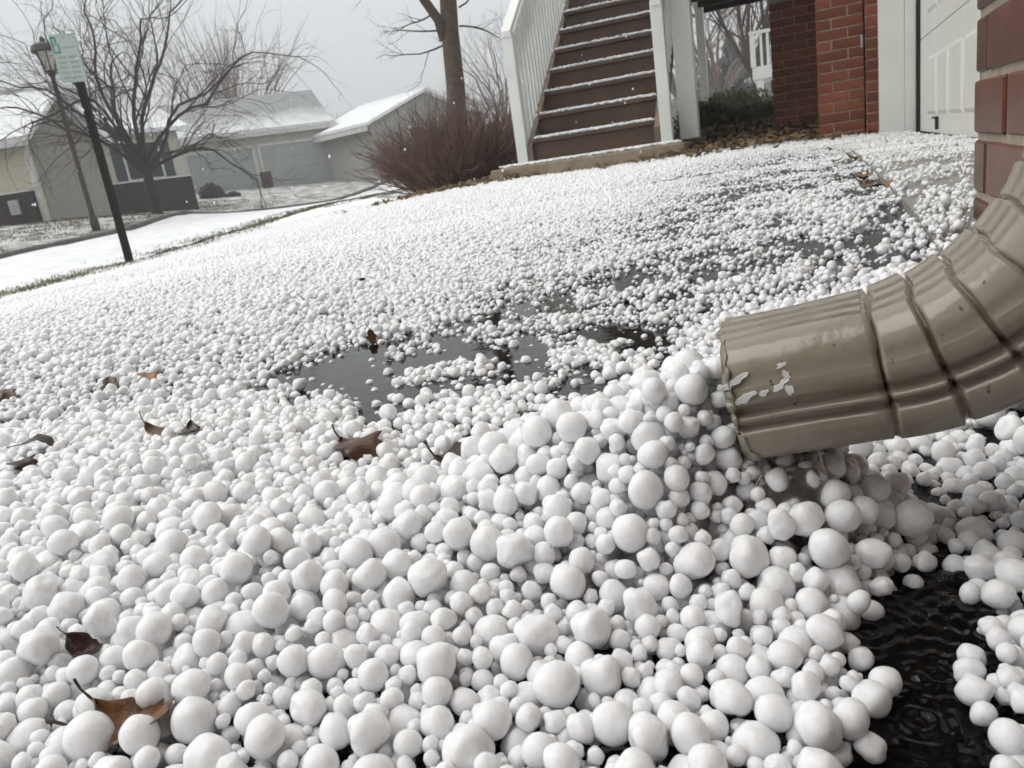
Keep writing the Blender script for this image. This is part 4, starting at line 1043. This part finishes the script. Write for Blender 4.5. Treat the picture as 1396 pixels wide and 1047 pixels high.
# house B wing with the shuttered window
fW = Frame(at(150, 290, D=25.5), at(264, 274, D=27.5)); LW = fW.L
eB = empty('sided_house', at(230, 279, D=26), 'long pale sided house with shuttered window and two sage garage doors', 'house')
hW = 2.55
part(eB, 'front_wall', SID_B, [((0, 0, -.8), (LW, .2, hW))], fW)
part(eB, 'wing_side_wall', SID_B, [((LW - .2, .202, -.8), (LW, 9, hW))], fW)
part(eB, 'brick_base', FBR, [((-.1, -.18, -.8), (LW + .05, -.003, .86))], fW)
part(eB, 'brick_cap', TRIM, [((-.1, -.21, .862), (LW + .05, -.003, .92))], fW)
wc = LW * .52; ww, wh, wz = 1.15, 1.15, .96
wn = part(eB, 'window', TRIM, [((wc - ww / 2 - .07, -.05, wz - .06), (wc - ww / 2, -.003, wz + wh + .07)), ((wc + ww / 2, -.05, wz - .06), (wc + ww / 2 + .07, -.003, wz + wh + .07)), ((wc - ww / 2, -.05, wz - .06), (wc + ww / 2, -.003, wz)), ((wc - ww / 2, -.05, wz + wh), (wc + ww / 2, -.003, wz + wh + .07)), ((wc - .035, -.045, wz), (wc + .035, -.003, wz + wh))], fW)
for s_ in (0, 1):
    a = wc - ww / 2 + s_ * (ww / 2 + .035); mb = MB(); mb.box((a, -.02, wz), (a + ww / 2 - .035, -.004, wz + wh), fW); under(mb.build('pane', GLS), wn)
for a in (wc - ww / 2 - .42, wc + ww / 2 + .09):
    part(eB, 'shutter', SHUT, [((a, -.045, wz - .06), (a + .33, -.004, wz + wh + .06))], fW)
RB_ = roofm('hail_dusted_roof_grey', fW.z + hW, .0, 1.7)
roof_u(eB, fW, -2.5, LW, 0, 9, hW, hW + 1.95, RB_)
# garage range
fG = Frame(at(258, 263, D=36), at(471, 243, D=38.5)); LG = fG.L
hG = float(at(360, 176, D=37)[2] - fG.z)
part(eB, 'garage_wall', SID_B, [((-.5, 0, -.6), (LG, .2, hG))], fG)
for i, (xa, xb) in enumerate(((262, 351), (366, 452))):
    ua = float((at(xa, 250, D=36.8) - fG.o) @ fG.u); ub = float((at(xb, 245, D=37.6) - fG.o) @ fG.u)
    dr = part(eB, 'garage_door', FDOOR, [((ua, -.04, -.3), (ub, -.003, 1.98))], fG)
    for z in (.35, .88, 1.42):
        mb = MB(); mb.box((ua, -.055, z), (ub, -.041, z + .49), fG); under(mb.build('door_section', FDOOR, bevel=.01), dr)
    part(eB, 'door_trim', TRIM, [((ua - .1, -.07, -.3), (ua - .004, -.003, 2.1)), ((ub + .004, -.07, -.3), (ub + .1, -.003, 2.1)), ((ua - .004, -.07, 1.99), (ub + .004, -.003, 2.1))], fG)
    part(eB, 'brick_pier', mat('far_red_brick', (.06, .028, .022), .8, .3, 10), [((ub + .12, -.14, -.5), (ub + .12 + (.5 if i == 0 else .4), -.004, .82))], fG)
part(eB, 'wall_lamp', HND, [((LG - .75, -.18, 1.55), (LG - .5, -.004, 1.68))], fG)
part(eB, 'corner_post', TRIM, [((LG - .34, -.62, -.5), (LG - .06, -.38, hG - .1))], fG)
RG = roofm('hail_dusted_roof_slate', fG.z + hG, -.25, 1.0)
hrG = float(at(330, 141, D=41)[2] - fG.z)
roof_u(eB, fG, -1.5, LG - .5, 0, 8, hG, hrG, RG)
part(eB, 'gutter', TRIM, [((-1.8, -.42, hG - .34), (LG + .2, -.37, hG - .18))], fG)

# house C: gable facing right
fC = Frame(at(440, 246, D=38.6), at(516, 238, D=35.5)); LC = fC.L
eC = empty('gabled_house', at(516, 238, D=35.5), 'grey gabled house with a hail-white roof half hidden by the shrub', 'house')
hC = float(at(500, 170, D=35.8)[2] - fC.z); hrC = float(at(540, 133, D=38)[2] - fC.z)
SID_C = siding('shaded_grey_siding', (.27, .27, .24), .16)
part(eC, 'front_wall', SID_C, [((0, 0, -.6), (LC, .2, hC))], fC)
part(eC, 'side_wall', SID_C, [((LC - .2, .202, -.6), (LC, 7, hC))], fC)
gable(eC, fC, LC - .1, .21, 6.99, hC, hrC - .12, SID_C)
RC = roofm('hail_white_roof', fC.z + hC, 1.0, 2.6)
roof_u(eC, fC, 0, LC, 0, 7, hC, hrC, RC)
part(eC, 'fascia', TRIM, [((-.2, -.41, hC - .36), (LC + .3, -.37, hC - .16))], fC)
wn = part(eC, 'window', TRIM, [((LC + .002, 2.2, .9), (LC + .05, 3.3, 2.0))], fC); mb = MB(); mb.box((LC + .051, 2.28, .98), (LC + .06, 3.22, 1.92), fC); under(mb.build('pane', GLS), wn)
# far low house behind the shrub
fD = Frame(at(575, 240, D=60), at(720, 220, D=62)); eD = empty('far_house', at(600, 235, D=60), 'far low house whose white roof shows just above the shrub', 'house')
part(eD, 'wall', SID_C, [((0, 0, -1), (fD.L, 6, 3.4))], fD); roof_u(eD, fD, 0, fD.L, 0, 6, 3.4, 5.2, RC)

# ------------------------------------------------------------------ street furniture
lp = at(132, 315, D=17); lp[2] = g1(lp[0], lp[1])
eL = empty('lamp_post', lp, 'slim dark brown lamp post with lantern head across the street', 'street lamp')
hL = float(at(70, 92, D=17)[2] - lp[2])
LMET = mat('dark_brown_metal', (.030, .020, .016), .5, .2, 10)
mb = MB(); mb.lathe([(.09, -.1), (.09, .25), (.055, .32), (.05, hL * .5), (.045, hL - .35), (.07, hL - .33), (.07, hL - .28), (.03, hL - .26)], 12, lp); under(mb.build('pole', LMET, smooth=True), eL)
mb = MB()
for k in range(6):
    a = 2 * PI * k / 6; c1, s1 = math.cos(a), math.sin(a)
    mb.tube([lp + np.array([c1 * .10, s1 * .10, hL - .27]), lp + np.array([c1 * .20, s1 * .20, hL + .12])], .013, 5)
mb.lathe([(.11, hL - .29), (.11, hL - .255)], 12, lp); lf = under(mb.build('lantern_frame', LMET), eL)
mb = MB(); mb.lathe([(.085, hL - .254), (.18, hL + .115)], 6, lp); under(mb.build('lantern_glass', mat('frosted_glass', (.5, .48, .44), .3)), eL)
mb = MB(); mb.lathe([(.27, hL + .121), (.27, hL + .15), (.24, hL + .24), (.12, hL + .30), (.06, hL + .31), (.05, hL + .38), (.012, hL + .43)], 14, lp); under(mb.build('lantern_cap', LMET, smooth=False), eL)

sp_ = at(177, 357, D=10.0); sp_[2] = g1(sp_[0], sp_[1])
eS = empty('street_sign', sp_, 'pale green rectangular parking sign on a black wooden post', 'sign')
zt = float(at(100, 66, D=10)[2]); zb = float(at(114, 124, D=10)[2])
POSTM = mat('black_wood_post', (.012, .011, .009), .9, .3, 12, .5, spec=.2)
mb = MB(); mb.box((-.04, -.04, -.1), (.04, .04, zb + .08 - sp_[2]), lambda p: sp_ + np.array(p)); under(mb.build('post', POSTM, bevel=.005), eS)
sgn = np.array([sp_[0], sp_[1] - .048, 0]); tw = math.radians(22)
def sg(p): return np.array([sgn[0] - .02 + p[0] * math.cos(tw) - p[1] * math.sin(tw), sgn[1] - .04 + p[0] * math.sin(tw) + p[1] * math.cos(tw), zb + (zt - zb) * p[2]])
SW = .145; PLATE = mat('pale_sign_face', (.42, .47, .43), .4, .06, 6); SGRN = mat('sign_green', (.05, .27, .20), .4); SGRY = mat('sign_faded_green', (.24, .34, .30), .4)
mb = MB(); cr_ = .05
ol = []
for cx, cz, a0 in ((SW - .025, 1 - cr_, 0), (-SW + .025, 1 - cr_, PI / 2), (-SW + .025, cr_, PI), (SW - .025, cr_, 1.5 * PI)):
    for k in range(6): a = a0 + PI / 2 * k / 5; ol.append((cx + .025 * math.cos(a), 0, cz + cr_ * math.sin(a)))
mb.prism(ol, (0, .004, 0), sg); pl = under(mb.build('sign_plate', PLATE), eS)
def sgbox(name, m, rects, dy=-.0025):
    mb = MB()
    for x0, x1, z0, z1 in rects: mb.box((x0, dy, z0), (x1, -.0005, z1), sg)
    return under(mb.build(name, m), pl)
sgbox('symbol', SGRN, [(-.135, -.115, .60, .95), (-.075, -.055, .60, .80), (-.114, -.076, .90, .95), (-.095, -.075, .80, .90), (-.114, -.076, .60, .645), (-.114, -.096, .77, .80)])
sgbox('border', SGRY, [(-.14, .14, .015, .025), (.134, .140, .026, .97), (-.14, -.134, .026, .58), (-.05, .13, .965, .975)])
rs = random.Random(4)
for r_ in range(5):
    z = .52 - r_ * .105; rects = []
    for x0, x1 in ((-.105, -.015), (.015, .105)):
        x = x0
        while x < x1 - .008:
            ww_ = rs.uniform(.006, .012); rects.append((x, x + ww_, z - rs.uniform(.022, .030), z + rs.uniform(.020, .03))); x += ww_ + .005
    sgbox('text_line', SGRY, rects)
sgbox('text_line', SGRY, [(-.03 + k * .018, -.03 + k * .018 + .011, .70, .745) for k in range(8)])
sgbox('bolt', HND, [(-.004, .008, .905, .925), (-.004, .008, .075, .095)])

# neighbour's balcony
fN = Frame(at(1026, 105, D=14), at(1026, 105, D=14) + np.array([.93, -.36, 0])); eN = empty('white_balcony', at(1031, 141, D=14), 'white railed balcony on a white post behind the brick wall', 'balcony')
zN = fN.z
part(eN, 'floor', RAILW, [((0, 0, -.06), (3, 1.5, .16))], fN, .01)
hN = float(at(1026, 45, D=14)[2] - zN)
part(eN, 'top_rail', RAILW, [((-.03, -.02, hN - .05), (3, .05, hN))], fN)
part(eN, 'corner_post', RAILW, [((-.02, -.01, .161), (.07, .08, hN - .051))], fN)
for k in range(22): part(eN, 'baluster', RAILW, [((.15 + k * .11, .0, .161), (.195 + k * .11, .035, hN - .051))], fN)
for x in (.06, 2.6): part(eN, 'post', RAILW, [((x, .02, -1.2), (x + .13, .15, -.061))], fN)
part(eN, 'lattice', mat('grey_dark_boards', (.10, .10, .10), .7), [((.3, .6, -1.2 + k * .3), (3, .64, -.98 + k * .3)) for k in range(4)], fN)

# ------------------------------------------------------------------ leaves
def litter():
    R = random.Random(6); mb = MB(); P = []
    for _ in range(11000):
        x, y = R.uniform(1.35, 4.2), R.uniform(5.6, 9.6); d = (x - NC[0]) * WD[0] + (y - NC[1]) * WD[1]; of = (x - NC[0]) * WN[0] + (y - NC[1]) * WN[1]
        if d < 5.0 + R.gauss(0, .25) or of > 1.0: continue
        P.append((x, y))
    for _ in range(500): P.append((R.gauss(1.9, .5), R.gauss(5.75, .22)))
    for _ in range(500): P.append((R.gauss(.1, .5), R.gauss(6.55, .22)))
    for _ in range(160): P.append((S0[0] + R.uniform(-.5, 1.3), S0[1] - .42 + R.gauss(-.05, .05)))
    P = np.array(P); Z = ground(P[:, 0], P[:, 1])
    for (x, y), z in zip(P, Z):
        a = R.uniform(0, 2 * PI); s_ = R.uniform(.018, .042); d1 = np.array([math.cos(a), math.sin(a), R.gauss(0, .35)]) * s_; d2 = np.array([-math.sin(a), math.cos(a), R.gauss(0, .35)]) * s_ * .6
        c = np.array([x, y, z + R.uniform(.015, .05)]); mb.add([c - d1, c + d2 - d1 * .2, c + d1, c - d2 + d1 * .1], [(0, 1, 2), (0, 2, 3)])
    return mb.build('leaf_litter', mat('litter_brown', (.07, .042, .018), .8, col2=(.22, .15, .07), scale=14))
tag(litter(), 'brown fallen leaves carpeting the bare ground under the deck', 'leaves', kind='stuff')
LC_ = [mat('leaf_brown', (.075, .030, .012), .35, .5, 120, .4, 300), mat('leaf_dark', (.035, .016, .010), .3, .5, 120, .4, 300), mat('leaf_russet', (.13, .055, .018), .35, .5, 120, .4, 300), mat('leaf_olive', (.08, .045, .018), .35, .4, 120, .4, 300), mat('leaf_tan', (.24, .13, .055), .5, .4, 60, .3, 200)]
LLAB = ['curled brown leaf on the hail between the puddle and the heap', 'dark wet leaf standing up beside the ridge of the heap', 'large russet leaf half buried among the foremost hailstones', 'tiny dark leaf scrap on loose hail above the russet leaf',
        'olive leaf with a long stem lifted above the hail', 'torn dark leaf lying on hail below the olive leaf', 'narrow dark leaf next to the torn dark leaf', 'upright curled russet leaf standing in loose hail', 'flat dark leaf beside the upright russet leaf',
        'brown folded leaf alone on the white hail beyond the puddle', 'small russet leaf at the far edge of the bare puddle', 'brown leaf scrap out on the smooth white hail', 'small dark upright leaf on the hail beneath the shrub', 'large tan leaf lying at the edge of the garage slab',
        'tan leaf near the foot of the white door jamb', 'small tan leaf on hail between slab and brick pier', 'long thin olive leaf lying flat in the slushy hail', 'tan leaf near the dark foot of the brick pier', 'pale tan leaf half sunk in the slush', 'tan leaf scrap beside the large tan leaf']
def leaf(i, pos, s_, tilt, yaw, ci, label):
    R = random.Random(100 + i); e = empty('fallen_leaf', pos, label, 'leaf', 'fallen leaves on the hail')
    mb = MB(); n = 12; lobed = i % 2 == 0; rows = []
    M_ = Matrix.Rotation(yaw, 4, 'Z') @ Matrix.Rotation(tilt, 4, 'X')
    curl = R.uniform(8, 22)
    for k in range(n + 1):
        t = k / n; w_ = .34 * math.sin(PI * min(1, t ** .8)) ** .8
        if lobed: w_ *= .62 + .38 * abs(math.sin(t * PI * 3.3))
        w_ *= R.uniform(.85, 1.1); row = []
        for q in (-1, -.5, 0, .5, 1):
            x = q * w_ * s_ * 1.1; y = (t - .5) * s_ - abs(q) * .05 * s_
            z = curl * x * x + .14 * s_ * math.sin(t * 5 + i) + .05 * s_ * noise.noise(Vector((q * 2, t * 5, i))) + (0 if q else -.015 * s_)
            row.append(M_ @ Vector((x, y, z)))
        rows.append(row)
    vs = [p for r_ in rows for p in r_]; fs = [(a * 5 + b2, a * 5 + b2 + 1, a * 5 + b2 + 6, a * 5 + b2 + 5) for a in range(n) for b2 in range(4)]
    mb.add(vs, fs); o = mb.build('blade', LC_[ci], e, True); sd = o.modifiers.new('t', 'SOLIDIFY'); sd.thickness = .0004
    mb = MB(); a = rows[n][2]; d = (rows[n][2] - rows[n - 2][2]).normalized()
    L_ = s_ * (.55 if i in (4, 16) else .3); mb.tube([rows[n - 1][2], a + d * L_ * .5 + Vector((0, 0, L_ * .04)), a + d * L_ + Vector((L_ * .15, 0, L_ * .08))], [s_ * .018, s_ * .014, s_ * .018], 5); mb.build('stem', LC_[1], e)
for i, ((x, y, s_, tl, yw, ci), (lx, ly, lz, _s)) in enumerate(zip(LEAVES, leafpos)):
    leaf(i, (lx, ly, lz), s_, tl, yw, ci, LLAB[i])
# twig at the lower left
a = at(36, 984, Z=.012); c = at(120, 996, Z=.014); mb = MB(); mb.tube([a, (a + c) / 2 + np.array([0, 0, .002]), c], [.0011, .0007, .0005], 6); mb.tube([a + np.array([-.001, 0, -.001]), a + np.array([.001, 0, .001])], [.0018, .0012], 6)
tag(mb.build('twig', BARK, smooth=True), 'thin dark twig lying across hail beside the large russet leaf', 'twig')

# hail still falling
R = random.Random(77); mb = MB(); bm = bmesh.new(); bmesh.ops.create_icosphere(bm, subdivisions=1, radius=1.0); iv = [v.co.copy() for v in bm.verts]; ifc = [tuple(v.index for v in f.verts) for f in bm.faces]; bm.free()
for _ in range(90):
    p = at(R.uniform(20, 1000), R.uniform(30, 290), D=R.uniform(3.5, 9)); r_ = R.uniform(.0035, .0065)
    mb.add([(p[0] + v.x * r_, p[1] + v.y * r_, p[2] + v.z * r_ * 1.6) for v in iv], ifc)
tag(mb.build('falling_hail', HAILDRY), 'small white hailstones falling through the air', 'hail', kind='stuff')

# ------------------------------------------------------------------ haze of falling hail and drizzle
mb = MB(); mb.box((-130, -60, -3.5), (130, 150, 14)); hz = mb.build('haze', bpy.data.materials.new('haze_air')); tag(hz, 'thin pale haze', 'haze', kind='stuff')
hm = hz.data.materials[0]; hm.use_nodes = True; nt = hm.node_tree; nt.nodes.clear()
ho = nt.nodes.new('ShaderNodeOutputMaterial'); pv = nt.nodes.new('ShaderNodeVolumePrincipled'); pv.inputs['Color'].default_value = (.93, .94, .95, 1); pv.inputs['Density'].default_value = .0042
nt.links.new(pv.outputs[0], ho.inputs['Volume'])

# ------------------------------------------------------------------ murky meltwater spilling below the lip of the pipe
def slush_mat():
    m, nt, b = principled('murky_meltwater')
    b.inputs['Base Color'].default_value = (.80, .74, .69, 1); b.inputs['Roughness'].default_value = .12; b.inputs['IOR'].default_value = 1.33
    b.inputs['Transmission Weight'].default_value = .9; b.inputs['Subsurface Weight'].default_value = .3; b.inputs['Subsurface Scale'].default_value = .004
    return m
U_ = np.linspace(-.004, .06, 48); W_ = np.linspace(-.012, .05, 48)
V = []; q = []
for u_ in U_:
    for w_ in W_:
        p = P_B + WN * u_ + WD * w_; gz = g1(p[0], p[1]) if False else 0.0
        edge = sstep(-.012, .01, w_) * (1 - sstep(.03, .05, w_)) * (1 - sstep(.03, .06, u_)) * sstep(-.004, .008, u_)
        mh = float(mound([p[0]], [p[1]])[0]); nz_ = float(fnoise([p[0]], [p[1]], .02, 91)[0]); top = P_B[2] - .006 + u_ * .16
        z = min(top, max(mh, .0) + .002 + edge * (.004 + .018 * nz_ + .010 * float(fnoise([p[0]], [p[1]], .007, 93)[0]) + .012 * math.exp(-u_ / .03))) * edge + (1 - edge) * (mh - .008)
        V.append((p[0], p[1], max(z, -.004)))
n_ = len(W_)
for i in range(len(U_) - 1):
    for j in range(n_ - 1): q.append((i * n_ + j, i * n_ + j + 1, (i + 1) * n_ + j + 1, (i + 1) * n_ + j))
mb = MB(); mb.add(V, q); o = mb.build('meltwater', slush_mat(), smooth=True)
tag(o, 'murky meltwater spilling over the hail under the pipe lip', 'water')
